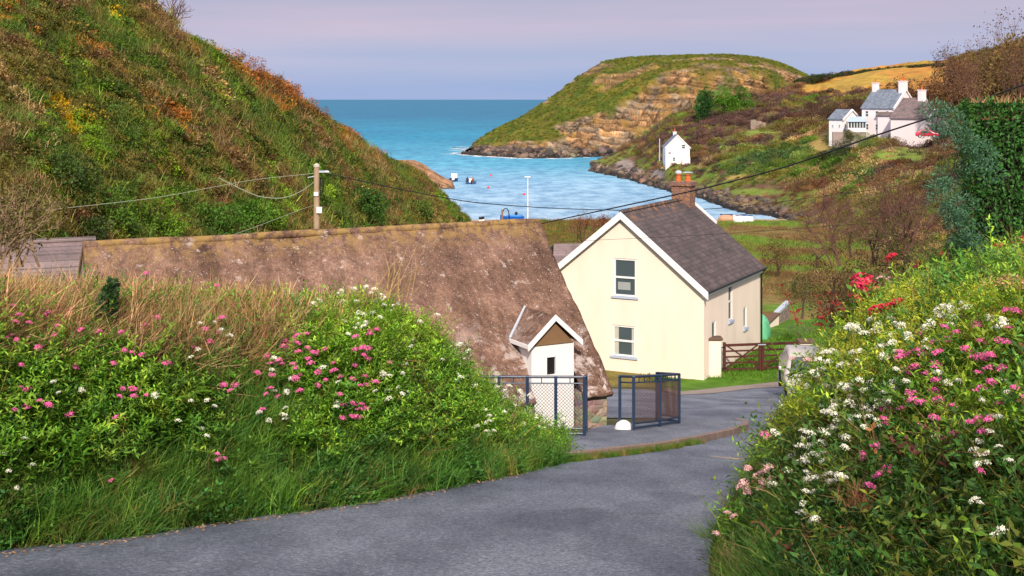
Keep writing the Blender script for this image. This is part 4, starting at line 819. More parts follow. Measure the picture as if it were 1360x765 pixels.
# telegraph pole and wires
Yp = 50; pp = P(420.5, 222, Yp); gzp = float(gz(Yp))-.5; t = empty('telegraph_pole', (pp.x, Yp, gzp), 0, label='weathered wooden telegraph pole rising behind the barn roof', cat='telegraph pole'); hh = pp.z-gzp
mk('shaft', MB().tube([(0, 0, 0), (0, 0, hh)], .15, 10, .11), simple('weathered_pole', (.36, .26, .17), .9, .3, 5), t); mk('pole_cap', MB().lathe([(.13, 0), (.13, .1), (.02, .16)], (0, 0, hh)), simple('pale_cap', (.5, .45, .38), .8), t)
mk('step_bolt', MB().tube([(-.35, -.05, hh-.42), (.02, -.05, hh-.35)], .02, 5), M['lead'], t); mk('bracket', MB().box(.1, .36, -.05, .05, hh-.22, hh-.14), M['lead'], t)
mk('insulator', MB().tube([(.36, 0, hh-.18), (.50, 0, hh-.19)], .045, 6), M['white'], t); mk('cable_coil', MB().tube([(.14, -.05, hh-.4), (.26, -.05, hh-.5), (.28, -.05, hh-.9), (.2, -.05, hh-1.15), (.14, -.05, hh-.9), (.16, -.05, hh-.5)], .025, 5), M['dark'], t)
mk('junction_box', MB().box(.02, .24, -.2, -.1, hh-1.85, hh-1.6), M['white'], t, bevel=.015); mk('notice_plate', MB().box(-.09, .09, -.15, -.12, hh-1.15, hh-1.0), M['white'], t)
def wire(pts, label, r=.016, mat=None, name='overhead_wire'):
    q = np.array([P(*p) for p in pts]); tt = np.linspace(0, len(q)-1, 8*len(q)); c_ = catmull(q, tt); mk(name, MB().tube([Vector(x) for x in c_], r, 5), mat or M['dark'], label=label, cat='cable', group='overhead cables')
wire([(428, 229, 50), (520, 249, 54), (620, 267.5, 58), (700, 274.5, 62), (760, 277.5, 66), (850, 279.5, 71), (950, 277, 76), (1060, 265, 82), (1200, 245, 90), (1400, 200, 96)], 'black cable running from the pole across the bay behind the chimney', .022)
wire([(640, 312, 44), (690, 303, 40), (760, 288, 36), (830, 273, 33), (935, 250, 30), (1045, 221, 27.5), (1160, 181, 25.5), (1260, 148, 24.5), (1400, 98, 23.5)], 'thick black cable climbing from the barn ridge to the top of the clipped hedge', .018)
wire([(745, 321.5, 44), (800, 318.5, 43), (900, 314, 42), (1010, 307, 41), (1120, 299, 39), (1240, 291, 38)], 'thin cable crossing in front of the cream gable', .006)
gw = simple('grey_cable', (.24, .27, .20), .6)
wire([(419, 230, 50), (330, 240, 50), (210, 262, 49.5), (90, 276, 49), (0, 285, 48.5), (-200, 300, 48)], 'taut pale cable running left from the top of the pole', .012, gw)
wire([(418, 241, 50), (400, 254, 50), (375, 263, 50), (345, 261, 50), (318, 250, 50), (290, 236, 50.2)], 'thick grey cable sagging left of the pole', .018, gw)
wire([(419, 272, 50), (395, 280, 49.5), (340, 301, 49), (280, 322, 48)], 'dark stay cable slanting from mid pole down to the barn roof', .009, gw)
u_ = P(876, 203, 298); mk('utility_pole', MB().tube([u_-Vector((0, 0, 2)), P(876, 184, 298)], .14, 6, .11), M['lead'], label='thin grey pole standing left of the lone cottage', cat='pole')

# ================================================================== SHORE AND WATER
M['hull'] = simple('blue_hull', (.01, .055, .16), .4, .15, 3, .5); M['blue'] = simple('bright_blue', (.01, .12, .55), .5, .15, 3)
def skin(nm, ch, radii, mat, parent, loc, rz=0):
    """one continuous figure: joints joined by edges, radius per joint"""
    me = bpy.data.meshes.new(nm); me.from_pydata([c[0] for c in ch], [(c[1], i) for i, c in enumerate(ch) if c[1] is not None], []); o = finish(nm, me, mat, parent, loc, rz)
    md = o.modifiers.new('skin', 'SKIN'); sv = me.skin_vertices[0].data
    for i, r in enumerate(radii): sv[i].radius = (r, r)
    sv[0].use_root = True; ms = o.modifiers.new('sub', 'SUBSURF'); ms.levels = 1; ms.render_levels = 1; return o
def boat(loc, rz, L_, B_, hullm, label, extra, group='boats at anchor in the bay'):
    t = empty('motor_boat', loc, rz, label=label, cat='boat', group=group); mb = MB(); st = [(-.5, 1, .0), (-.2, 1, 0), (.15, .92, .02), (.38, .55, .1), (.5, .05, .22)]; vs = []
    for y, wf, up in st: vs += [(-B_/2*wf, y*L_, .62+up), (-B_/2*wf*.75, y*L_, .0), (0, y*L_, -.25+up), (B_/2*wf*.75, y*L_, .0), (B_/2*wf, y*L_, .62+up), (B_/2*wf*.86, y*L_, .56+up), (0, y*L_, .2+up), (-B_/2*wf*.86, y*L_, .56+up)]
    mb.v = vs; mb.f = [(8*i+k, 8*i+(k+1) % 8, 8*i+8+(k+1) % 8, 8*i+8+k) for i in range(4) for k in range(8)]+[tuple(range(8))[::-1], tuple(range(32, 40))]
    h = mk('hull', mb, hullm, t)
    mk('console', MB().prism([(-.35, -.1*L_, .3), (.35, -.1*L_, .3), (.3, -.02*L_, 1.2), (-.3, -.02*L_, 1.2)], (0, .35, .05)), M['white'], t, bevel=.04)
    mk('outboard_motor', MB().box(-.18, .18, -L_/2-.35, -L_/2-.02, .1, .95), M['dark'], t, bevel=.06)
    if extra: mk('canopy', MB().prism([(-B_*.38, .05*L_, .7), (B_*.38, .05*L_, .7), (B_*.33, .02*L_, 1.9), (-B_*.33, .02*L_, 1.9)], (0, .25*L_, 0)), M['white'], t, bevel=.12)
    return t
def sea_px(px, py): Y_ = H*F/(py-132); return Vector(((px-680)/F*Y_, Y_, 0))
boat(sea_px(624.5, 243.5), R(8), 5.5, 2.6, M['hull'], 'dark blue motor boat with crew, right of the two boats off the rocky point', False)
boat(sea_px(602.5, 240.5), R(-14), 5.2, 2.2, M['hull'], 'boat with white canopy, left of the two and close to the rocky point', True)
c0 = sea_px(624.5, 243.5); coat = [simple('dark_jacket', (.06, .05, .06), .8), simple('orange_jacket', (.45, .16, .05), .8)]
for k, dx in enumerate((-.72, .7)):
    ch = [((0, 0, 0), None), ((0, 0, .3), 0), ((0, 0, .55), 1), ((0, .02, .72), 2), ((0, .03, .88), 3), ((-.24, 0, .56), 2), ((-.3, .12, .3), 5), ((-.16, .3, .2), 6), ((.24, 0, .56), 2), ((.3, .12, .3), 8), ((.16, .3, .2), 9), ((-.12, .35, .0), 0), ((-.12, .4, -.4), 11), ((.12, .35, 0), 0), ((.12, .4, -.4), 13)]
    skin('person', ch, [.19, .18, .17, .07, .12, .08, .06, .045, .08, .06, .045, .1, .07, .1, .07], coat[k], None, c0+Vector((dx, -.6, .72)), 0)
    o = bpy.context.scene.objects[-1]
for o in [o for o in SC.objects if o.name.startswith('person')]:
    kx = o.data.materials[0].name; tag(o, 'person in dark jacket sitting at the left of the blue boat' if 'dark' in kx else 'person in orange jacket sitting at the right of the blue boat', 'person', 'people in the blue boat')
    hr_ = mk('hair', MB().lathe([(.13, 0), (.125, .07), (.07, .13), (.01, .15)], (0, .02, .90), 10), M['bark'], o, smooth=True)
bu = simple('red_buoy', (.75, .05, .03), .4)
for q, lb in (((652, 234), 'farther red mooring buoy floating right of the blue boat'), ((648.5, 250), 'nearer red mooring buoy floating in the middle of the bay'), ((696, 259), 'small orange buoy floating just left of the white lamp post')):
    t = empty('mooring_buoy', sea_px(*q), 0, label=lb, cat='buoy', group='buoys floating in the bay'); mk('float', MB().lathe([(.02, -.2), (.2, -.1), (.3, .1), (.26, .3), (.1, .42), (.05, .45)], n=12), bu, t, smooth=True); mk('ring', MB().tube([(-.06, 0, .45), (-.05, 0, .55), (.05, 0, .55), (.06, 0, .45)], .02, 5), M['dark'], t)
bz = lambda Y: float(gz(Y))
Yl = 206; t = empty('lamp_post', (P(701, 290, Yl).x, Yl, bz(Yl)), 0, label='tall white lamp post standing on the beach edge', cat='lamp post'); hh = P(701, 235.5, Yl).z-bz(Yl)
mk('column', MB().tube([(0, 0, -.5), (0, 0, hh)], .12, 8, .08), M['white'], t); mk('lamp_head', MB().box(-.55, .45, -.18, .18, hh-.02, hh+.16), M['white'], t, bevel=.05)
Yb_ = 203; c0 = P(680, 296, Yb_); t = empty('beached_boat', (c0.x, Yb_, bz(Yb_)), R(84), label='bright blue beached boat with a dark curved davit at its end', cat='boat'); mb = MB()
st = [(-.5, .85, .1), (-.2, 1, 0), (.2, 1, 0), (.42, .6, .15), (.5, .1, .3)]
for y, wf, up in st: mb.v += [(-.95*wf, y*3.9, 1.15+up), (-.7*wf, y*3.9, .3), (.7*wf, y*3.9, .3), (.95*wf, y*3.9, 1.15+up)]
mb.f = [(4*i+k, 4*i+(k+1) % 4, 4*i+4+(k+1) % 4, 4*i+4+k) for i in range(4) for k in range(4)]+[(3, 2, 1, 0), (16, 17, 18, 19)]; mk('hull', mb, M['blue'], t); mk('cover', MB().box(-.6, .6, -1.6, .9, 1.15, 1.45), simple('lighter_blue_cover', (.05, .25, .65), .6), t, bevel=.1)
mk('engine', MB().box(-.2, .2, -.9, -.5, 1.45, 1.95), M['dark'], t, bevel=.05); mk('mast', MB().tube([(0, -1.9, 1.0), (0, -1.9, 3.1)], .035, 5), M['lead'], t)
cx_ = P(667, 294, 202); t = empty('davit', (cx_.x, 202, bz(202)), 0, label='rust-brown post with curved dark crane arm on the beach edge', cat='crane'); mk('post', MB().box(-.15, .15, -.15, .15, -.5, 2.35), simple('rusty_post', (.25, .12, .08), .8), t)
mk('arm', MB().tube([(.1, 0, 2.0), (.35, 0, 2.5), (.75, 0, 2.55), (1.05, 0, 2.1), (1.15, 0, 1.2), (1.2, 0, .2)], .09, 6), M['dark'], t)
for px_, lb in ((638, 'black litter bin on the beach path, left one of the pair'), (641.2, 'black and white litter bin on the beach path, right one of the pair')):
    c0 = P(px_, 296, 200); t = empty('litter_bin', (c0.x, 200 if px_ < 640 else 200.6, bz(200)), 0, label=lb, cat='bin', group='bins on the beach path'); mk('body', MB().box(-.24, .24, -.24, .24, -.2, 1.15), M['dark'], t, bevel=.04); mk('lid', MB().box(-.27, .27, -.27, .27, 1.152, 1.26), M['dark'], t); mk('band', MB().box(-.25, .25, -.262, -.243, .6, .85), M['white'], t)
for px_, py_, L_, rzz, mt, lb in ((964, 291, 2.6, 60, simple('orange_tarp', (.50, .28, .18), .7), 'beige and orange covered dinghy, leftmost of the boats on the shore'), (975, 290.5, 4.2, 80, M['whitewash'], 'white upturned boat, middle of the boats on the shore'), (987, 294, 3.2, 84, M['white'], 'white dinghy lying nearest the grass, rightmost of the boats on the shore')):
    Yd = 207 if py_ < 293 else 203; c0 = P(px_, py_, Yd); t = empty('dinghy', (c0.x, Yd, bz(Yd)+.2), R(rzz), label=lb, cat='dinghy', group='small boats pulled up on the shore'); mb = MB(); zs = []
    for y, wf in ((-.5, .8), (-.2, 1), (.2, 1), (.4, .6), (.5, .1)): mb.v += [(-.85*wf, y*L_, 0), (-.8*wf, y*L_, .5), (0, y*L_, 1.1*wf**.5), (.8*wf, y*L_, .5), (.85*wf, y*L_, 0)]
    mb.f = [(5*i+k, 5*i+(k+1) % 5, 5*i+5+(k+1) % 5, 5*i+5+k) for i in range(4) for k in range(5)]+[(4, 3, 2, 1, 0), (20, 21, 22, 23, 24)]; mk('hull', mb, mt, t, smooth=False, bevel=.06); mk('keel', MB().box(-.04, .04, -.48*L_, .4*L_, 1.0, 1.18), M['hull'], t)
# beach retaining strip
mb = MB(); 
a = [P(645, 293, 204), P(760, 292.5, 206), P(880, 291.5, 208), P(1045, 291, 208)]
sw_ = simple('shore_path_concrete', (.40, .32, .25), .9, .2, .5)
mb = MB()
for i in range(3): p, q = a[i], a[i+1]; mb.add([(p.x, p.y-1.5, bz(p.y)-1), (q.x, q.y-1.5, bz(q.y)-1), (q.x, q.y+1.5, bz(q.y)-1), (p.x, p.y+1.5, bz(p.y)-1), (p.x, p.y-1.5, bz(p.y)+.35), (q.x, q.y-1.5, bz(q.y)+.35), (q.x, q.y+1.5, bz(q.y)+.35), (p.x, p.y+1.5, bz(p.y)+.35)], [(0,3,2,1),(4,5,6,7),(0,1,5,4),(1,2,6,5),(2,3,7,6),(3,0,4,7)])
mk('shore_path', mb, sw_, kind='structure')
# ================================================================== VEGETATION
def sample2(G, n, dens=None):
    e1 = G[1:, :-1]-G[:-1, :-1]; e2 = G[:-1, 1:]-G[:-1, :-1]; A = np.linalg.norm(np.cross(e1, e2), axis=-1)
    if dens is not None: A = A*dens
    p = (A/A.sum()).ravel(); k = RS.choice(len(p), n, p=p); i, j = np.unravel_index(k, A.shape); u = RS.rand(n, 1); v = RS.rand(n, 1)
    return G[i, j]*(1-u)*(1-v)+G[i+1, j]*u*(1-v)+G[i, j+1]*(1-u)*v+G[i+1, j+1]*u*v, i, j
def pick(cols, w, n): k = RS.choice(len(cols), n, p=np.array(w)/sum(w)); return np.array(cols)[k]
def patchy(pts, col, nc, keep=.25, st=(1, 1, 1)):   # plants of one kind grow together: neighbours take their patch's kind
    c = RS.choice(len(pts), nc, replace=False); P_ = pts*np.array(st)+RS.randn(len(pts), 3)*.7; idx = np.zeros(len(pts), int)
    for a in range(0, len(pts), 2000): idx[a:a+2000] = ((P_[a:a+2000, None, :]-pts[c][None]*np.array(st))**2).sum(-1).argmin(1)
    out = col[c][idx]*(.8+.4*RS.rand(nc))[idx][:, None]; k = RS.rand(len(pts)) < keep; out[k] = col[k]; return out
def vary(c, a=.18): return np.clip(c*(1+a*RS.randn(len(c), 1))*(1+.08*RS.randn(*c.shape)), .004, 1)
OL, GR, BG, BR, RU, TA, YE, DK, PU = (.155, .14, .03), (.08, .145, .018), (.18, .30, .02), (.18, .11, .05), (.42, .15, .025), (.30, .21, .10), (.60, .42, .02), (.04, .07, .018), (.11, .065, .055)
far_protos = [pm('scrub_%d' % k, [clump(240, 7, .17, seed=k)], M['leaf_i']) for k in range(5)]
brush_protos = [pm('brush_%d' % k, [strands(120, .95, .022, .48, .45), clump(120, 6, .12)], M['twig_i']) for k in range(4)]

# ---- cover of the left hill
G = LHG; px, py = px_of(G[:-1, :-1]); Yc = G[:-1, :-1, 1]; jj = np.arange(G.shape[1]-1)[None, :]
dens = (jj > 8)*(jj < 88)*(px > -160)*(px < 660)*(G[:-1, :-1, 2] > .4)*np.clip(60/Yc, .25, 1.6)**1.2
pts, i, j = sample2(G, 15000, dens); px, py = px_of(pts)
n1 = fbm(pts*.11, 3); n2 = fbm(pts*.3+30, 3); n3 = fbm(pts*.06+60, 3); col = np.zeros((len(pts), 3)); tcrest = j/83.
col[:] = pick([OL, GR, BR], [5, 3, 2.6], len(pts))
col[n1 > .54] = pick([BR, TA, OL, GR], [2.2, 1, 3, 1], (n1 > .54).sum()); g_ = (n1 < .46); col[g_] = pick([GR, OL, DK, BG], [5, 2.5, 1, .8], g_.sum())
ru = (zone(px, py, [(345, 85, 75, 22), (385, 120, 60, 22), (310, 65, 40, 16), (250, 62, 30, 14), (112, 62, 26, 12), (215, 150, 26, 14), (235, 165, 22, 10), (430, 150, 40, 14), (10, 20, 30, 14), (480, 182, 50, 12)]) > .15) & (RS.rand(len(pts)) < .7); col[ru] = pick([RU, (.42, .2, .05), BR, OL], [3, 1, 2, 1.2], ru.sum())
ye = (zone(px, py, [(155, 22, 18, 7), (70, 135, 24, 8), (5, 118, 16, 12), (95, 150, 16, 9), (150, 255, 10, 5)]) > .2) & (RS.rand(len(pts)) < .5); col[ye] = YE
lg = (zone(px, py, [(190, 290, 70, 38), (90, 205, 60, 50), (130, 270, 80, 30), (290, 300, 60, 26), (330, 285, 40, 22), (170, 180, 60, 26), (20, 15, 30, 18), (230, 75, 90, 18)]) > .2) & (RS.rand(len(pts)) < .72); col[lg] = pick([GR, BG, OL, (.10, .17, .03)], [3, 2.0, 1, 3], lg.sum())
col = patchy(pts, col, 900, .22)*np.array([1.08, 1.10, .95])
sc = (.45+.75*RS.rand(len(pts))**1.3)*np.clip(Yc[i, j]/80, .75, 1.25)*(1-.45*(tcrest > .93)); isb = (RS.rand(len(pts)) < .30) | (n2 > .60); pts[:, 2] -= .15
scatter('hillside_scrub', pts[~isb], sc[~isb], vary(col[~isb], .24), far_protos, 'mixed green and brown scrub covering the left hillside', 'scrub')
scatter('hillside_bracken', pts[isb], sc[isb]*.85, vary(col[isb]*.9+np.array([.03, .02, .01]), .24), brush_protos, 'dry brown bracken and grass among the scrub on the left hillside', 'bracken')

# ---- cover of the right hill
G = RHG; px, py = px_of(G[:-1, :-1]); Yc = G[:-1, :-1, 1]; jj = np.arange(G.shape[1]-1)[None, :]
vis = (jj > 12)*(jj < 112)*(G[:-1, :-1, 2] > .8)*(px < 1560)*(~RHF[:-1, :-1])
open_ = zone(px, py, [(1195, 206, 50, 14), (1085, 197, 50, 6), (1120, 205, 36, 6), (1010, 178, 36, 5), (1000, 255, 46, 4), (905, 248, 26, 7), (830, 221, 14, 9), (872, 232, 12, 6), (1205, 172, 42, 9), (1128, 172, 34, 7), (898, 210, 17, 12), (1090, 195, 20, 12), (1075, 150, 25, 6)])
pts, i, j = sample2(G, 14000, vis*(1-np.clip(open_*1.5, 0, .96))*np.clip(150/Yc, .3, 1.7)); px, py = px_of(pts)
n1 = fbm(pts*.035, 3); n2 = fbm(pts*.10+30, 3); col = pick([OL, GR, BR, PU, TA], [3, 3, 2.6, 2, .8], len(pts))
g_ = n1 > .52; col[g_] = pick([PU, BR, OL, (.15, .07, .035)], [4, 3, 1, 2], g_.sum()); g_ = n1 < .45; col[g_] = pick([GR, (.14, .19, .03), OL, DK], [4, 1.5, 2, 1.5], g_.sum()); g_ = n2 > .6; col[g_] = pick([TA, OL, (.22, .2, .05)], [2, 1, 1], g_.sum())
dk = (zone(px, py, [(880, 200, 70, 22), (930, 170, 60, 25), (1020, 150, 70, 18), (1130, 150, 60, 14), (1080, 145, 60, 12), (830, 210, 30, 16)]) > .1) & (RS.rand(len(pts)) < .8); col[dk] = pick([PU, (.11, .06, .05), BR, OL], [4, 3, 1.5, .8], dk.sum())
gz_ = (zone(px, py, [(1080, 205, 60, 18), (1010, 215, 60, 25), (1150, 250, 50, 20), (900, 235, 30, 14), (960, 230, 30, 20), (1140, 185, 40, 8), (870, 172, 14, 9)]) > .2) & (RS.rand(len(pts)) < .7); col[gz_] = pick([GR, (.07, .13, .04), (.14, .19, .04), OL], [3, 3, 1, 1], gz_.sum())
ru = (px > 1230) & (py < 140) & (RS.rand(len(pts)) < .8); col[ru] = pick([BR, (.19, .08, .03), PU, OL], [3, 2, 1, 1], ru.sum())
col = patchy(pts, col, 700, .15)*1.3
sc = (.7+1.3*RS.rand(len(pts))**1.5)*np.clip(pts[:, 1]/200, .6, 1.15)*np.clip((pts[:, 2]-1)/5, .45, 1); pts[:, 2] -= .2
isb = (RS.rand(len(pts)) < .25)
scatter('hillside_scrub', pts[~isb], sc[~isb], vary(col[~isb], .22), far_protos, 'dark heather, gorse and brambles covering the right side of the valley', 'scrub')
scatter('hillside_bracken', pts[isb], sc[isb]*.9, vary(col[isb], .22), brush_protos, 'dry bracken and rough grass on the right side of the valley', 'bracken')
k = (np.arange(260)[None, :-1] < 210)*(HDR[:-1, :-1] < .4)*(HDG[:-1, :-1, 2] > 3); pts, i, j = sample2(HDG, 7000, k)
scatter('headland_heath', pts, .35+.75*RS.rand(len(pts))**2, vary(pick([(.18, .24, .025), (.21, .19, .04), (.13, .17, .022), (.25, .24, .045)], [3, 1.6, 2, 1.4], len(pts)), .2), far_protos, 'low heath and turf tussocks on the grassy top of the headland', 'heath')
# dark hedge line along the top of the stubble field
q = [(1060, 108, 442), (1085, 104, 455), (1120, 100, 474), (1150, 96, 478), (1190, 92, 470), (1230, 89, 445), (1262, 86, 412)]; A_ = catmull(np.array([P(*x) for x in q]), RS.rand(700)*6); A_ += RS.randn(700, 3)*np.array([1, 1.6, .35]); A_[:, 2] -= .6
scatter('field_hedge', A_, 1.0+1.0*RS.rand(700), vary(pick([DK, (.05, .06, .025), PU], [3, 2, 1], 700)), far_protos, 'dark hedge line running along the top of the golden field', 'hedge')

# ---- rough grass of the valley floor
n = 16000; Yv = 56+150*RS.rand(n)**1.25; pxv = RS.uniform(690, 1180, n); pts = np.stack([(pxv-680)/F*Yv, Yv, gz(Yv)], -1)
HIn = np.array([HF.i @ Vector(p) for p in pts[:, :3].tolist()]); ok = ~((HIn[:, 0] > -8) & (HIn[:, 0] < .3) & (HIn[:, 1] > -.5) & (HIn[:, 1] < 9)) & ~((pts[:, 0] > 8) & (Yv < 80) & (pxv > 950)); pts = pts[ok]
n1 = fbm(pts*.08+3, 3); pxo = px_of(pts)[0]; col = pick([(.17, .21, .035), (.22, .19, .05), OL], [3, 2, 1], len(pts)); g_ = n1 > .5; col[g_] = pick([BR, TA, (.24, .13, .05), OL], [3, 2, 1, 1], g_.sum()); g_ = n1 < .44; col[g_] = pick([(.14, .25, .03), (.18, .26, .05)], [1, 1], g_.sum())
g_ = pxo < 830; col[g_] = pick([OL, BR, (.22, .12, .03), GR], [3, 3, 1.5, 2], g_.sum())
scatter('rough_grass', pts, (.35+.45*RS.rand(len(pts)))*np.where(pxo[:] < 830, 1.3, 1), vary(col), brush_protos, 'rough green and rusty grass on the valley floor behind the cream house', 'grass')
n = 2600; pts = np.stack([RS.uniform(7.6, 24, n), RS.uniform(52.3, 80, n), np.zeros(n)], -1); pts[:, 2] = gz(pts[:, 1]); HIn = np.array([HF.i @ Vector(p) for p in pts.tolist()]); ok = ~((HIn[:, 0] > -8) & (HIn[:, 0] < .15)) & (pts[:, 1] > 52.4+.09*(pts[:, 0]-8)); pts = pts[ok]
lawn_p = [pm('lawn_tuft_%d' % k, [strands(60, .16, .012, .3, .3)], M['leaf_i']) for k in range(3)]
scatter('lawn_grass', pts, .7+.6*RS.rand(len(pts)), vary(pick([(.10, .22, .02), (.13, .26, .03)], [1, 1], len(pts))), lawn_p, 'short bright green grass of the yard behind the gate', 'grass')

# ---- rocks along the waterline
def rockmesh(k):
    bm = bmesh.new(); bmesh.ops.create_icosphere(bm, subdivisions=2, radius=1); V = np.array([v.co[:] for v in bm.verts]); V *= (.55+.9*fbm(V*1.1+k*9, 3))[:, None]*np.array([1, .8, .6]); Fq = np.array([[v.index for v in f.verts] for f in bm.faces]); bm.free()
    me = mesh_np('rock_%d' % k, V, Fq, {'v': fbm(V*2+k, 2)}); me.materials.append(M['rock_i']); return me
m = Mat('shore_rock', .8, .3); c = m.attr('col', True); m.color(m.mix(1, c, m.ramp(m.noise(1.5, 5), ((.3, (.5, .5, .5)), (.7, (1.6, 1.5, 1.4)))), 'MULTIPLY')); M['rock_i'] = m.m
rocks = [rockmesh(k) for k in range(5)]
k = (RHG[:-1, :-1, 2] > -.4)*(RHG[:-1, :-1, 2] < 1.9)*(RHG[:-1, :-1, 1] > 205); pa, i, j = sample2(RHG, 1500, k); k = (HDG[:-1, :-1, 2] > -.5)*(HDG[:-1, :-1, 2] < 2.5)*(np.arange(259)[None, :] < 130); pb, i, j = sample2(HDG, 700, k); pts = np.r_[pa, pb]
cc_ = pick([(.05, .042, .04), (.11, .085, .07), (.16, .12, .09)], [3, 2, 1], len(pts)); cc_[pts[:, 2] < .5] *= .6
scatter('shore_rocks', pts, np.r_[.25+1.0*RS.rand(len(pa))**3, .5+1.6*RS.rand(len(pb))**3], vary(cc_), rocks, 'dark broken rocks scattered along the waterline of the bay', 'rocks', tilt=.5)
# ---- individual shrubs and trees on the hills and in the valley
cnt = [0]
def leafm(c, tr=.35): 
    k = 'lm%s' % (c,); 
    if k not in M: M[k] = leafmat('foliage_%02d' % len(M), c, transl=tr)
    return M[k]
def shrub(name, base, rx, rz, n, leaf, c, label, cat, group=None, trunk=.08, lobes=9, bark=None, twig=0, aspect=.6):
    base = Vector(base); t = empty(name, base, 0, label=label, cat=cat, group=group)
    crown_obj('crown', lobed((0, 0, rz*(1.05 if trunk > .12 else .75)), (rx, rx, rz), n, leaf, lobes, aspect), leafm(c), t)
    mb = MB(); br = bark or M['bark']; branches(mb, Vector((0, 0, -.3)), Vector((0, 0, 1)), rz*.6, trunk, 2 if n > 500 else 1, .55, .2, n=4); mk('trunk', mb, br, t)
    return t
def on(tree, px, py, Yd):
    h = cast(tree, px, py); return h if h is not None else P(px, py, Yd)
for k, (px_, py_, rx, rz, c, lb) in enumerate([(205, 308, 2.6, 1.7, (.13, .25, .02), 'broad bright lime-green shrub above the middle of the barn ridge'), (150, 300, 2.0, 1.5, (.08, .16, .02), 'mid-green rounded shrub left of the broad lime-green shrub'), (112, 318, 1.8, 1.1, (.05, .09, .02), 'dark low shrub directly above the left end of the barn roof'),
      (285, 312, 2.3, 1.4, (.07, .17, .02), 'fresh green shrub right of the broad lime-green shrub'), (322, 306, 1.8, 1.3, (.08, .19, .02), 'leafy green shrub between two others left of the telegraph pole'), (352, 312, 1.3, .8, (.17, .30, .03), 'small yellow-green shrub just left of the telegraph pole'), (90, 250, 2.5, 1.6, (.07, .13, .025), 'dull green gorse mound at mid height of the left hillside'),
      (478, 292, 1.9, 1.5, (.05, .12, .02), 'dark green shrub on the lower hillside right of the telegraph pole'), (555, 292, 1.6, 1.2, (.11, .17, .03), 'light green shrub near the seaward end of the left hillside')]):
    b = on(LHT, px_, min(py_, 300) if px_ > 300 else py_, 70); sc_ = b.y/70 if b.y < 120 else 1.6
    shrub('shrub', b-Vector((0, 0, .3)), rx*sc_, rz*sc_, 2600, .17*sc_, c, lb, 'shrub', 'leafy shrubs at the foot of the left hill', lobes=14)
for k, (px_, py_, rx, rz, c, lb) in enumerate([(300, 84, 2.0, 1.2, RU, 'orange autumn shrub on the crest nearest the bare tree'), (330, 98, 2.3, 1.5, (.26, .09, .03), 'dark russet shrub on the crest below the tall bare twigs'), (352, 112, 2.0, 1.3, (.40, .15, .02), 'bright orange shrub in the middle of the crest line'), (376, 126, 2.2, 1.3, (.30, .11, .03), 'russet shrub lower down the crest, seaward of the bright orange one'),
      (398, 142, 2.0, 1.2, (.38, .14, .03), 'orange-brown shrub where the crest meets the horizon'), (418, 156, 1.7, .9, (.27, .10, .04), 'last red-brown shrub on the crest against the sea')]):
    b = on(LHT, px_, py_+6, 130); s_ = b.y/125; shrub('shrub', b, rx*s_, rz*s_, 900, .16*s_, c, lb, 'shrub', 'autumn shrubs on the crest of the left hill', lobes=10)
def bare(name, base, h, r, depth, label, cat='bare tree', group=None, spread=.42, n_st=1, leafc=None, nl=0, leaf=.1, bark=None, lean=(0, 0), kids=3):
    t = empty(name, base, 0, label=label, cat=cat, group=group); tips = []; 
    for s in range(n_st):
        mb = MB(); d = Vector((random.gauss(lean[0], .35 if n_st > 1 else .1), random.gauss(lean[1], .35 if n_st > 1 else .1), 1)).normalized(); branches(mb, Vector((random.gauss(0, .15 if n_st > 1 else 0), random.gauss(0, .1), -.3)), d, h*.30, r, depth, spread, .2, tips, 4, kids); mk('trunk' if n_st == 1 else 'stem', mb, bark or M['bark_red'], t)
    if nl:
        tp = np.array([tuple(x) for x in tips]); k = RS.randint(0, len(tp), nl); C = tp[k]+RS.randn(nl, 3)*h*.025
        crown_obj('crown', leaves(C, rnd_dirs(nl), rnd_dirs(nl), leaf*(.6+.8*RS.rand(nl)), leaf*.6, np.clip(.5+.25*RS.randn(nl), 0, 1)), leafm(leafc), t)
    return t
b = on(LHT, 232, 40, 100); bare('bare_tree', b, 4.2, .09, 3, 'tall bare tree on the skyline of the left hill', n_st=3, spread=.5, lean=(.25, 0), kids=3)
b = on(LHT, 215, 26, 100); bare('bare_tree', b, 3.2, .07, 3, 'smaller bare tree left of the tall one on the skyline', n_st=2, leafc=(.07, .06, .03), nl=120)
for px_, py_, h, lb in ((318, 92, 3.4, 'bare twiggy bush with grey leaves on the crest, first seaward of the orange shrub'), (345, 110, 3.6, 'thin bare bush standing highest on the middle of the crest'), (368, 124, 3.4, 'bare twiggy bush on the crest above the russet shrub'), (392, 138, 3.6, 'thin bare bush near the lower end of the crest')):
    b = on(LHT, px_, py_+3, 130); bare('bare_bush', b, h*b.y/130, .05, 3, lb, 'bush', 'bare bushes on the crest of the left hill', n_st=4, leafc=(.10, .07, .04), nl=160, leaf=.14)
# left edge: pale-stemmed thorny bush in front of the hill
for px_, Yb, h, lb in ((-10, 20, 2.6, 'tangle of pale bare branches and sparse leaves at the left edge above the dry grass'), (30, 22.5, 2.0, 'lower olive thorn bush right of the pale branches at the left edge')):
    bare('thorn_bush', (P(px_, 360, Yb).x, Yb, H-2.75), h, .028, 3, lb, 'bush', None, n_st=7, spread=.55, leafc=(.13, .12, .03), nl=1500, leaf=.07, bark=simple('pale_bark', (.30, .20, .13), .9, .3), kids=3)
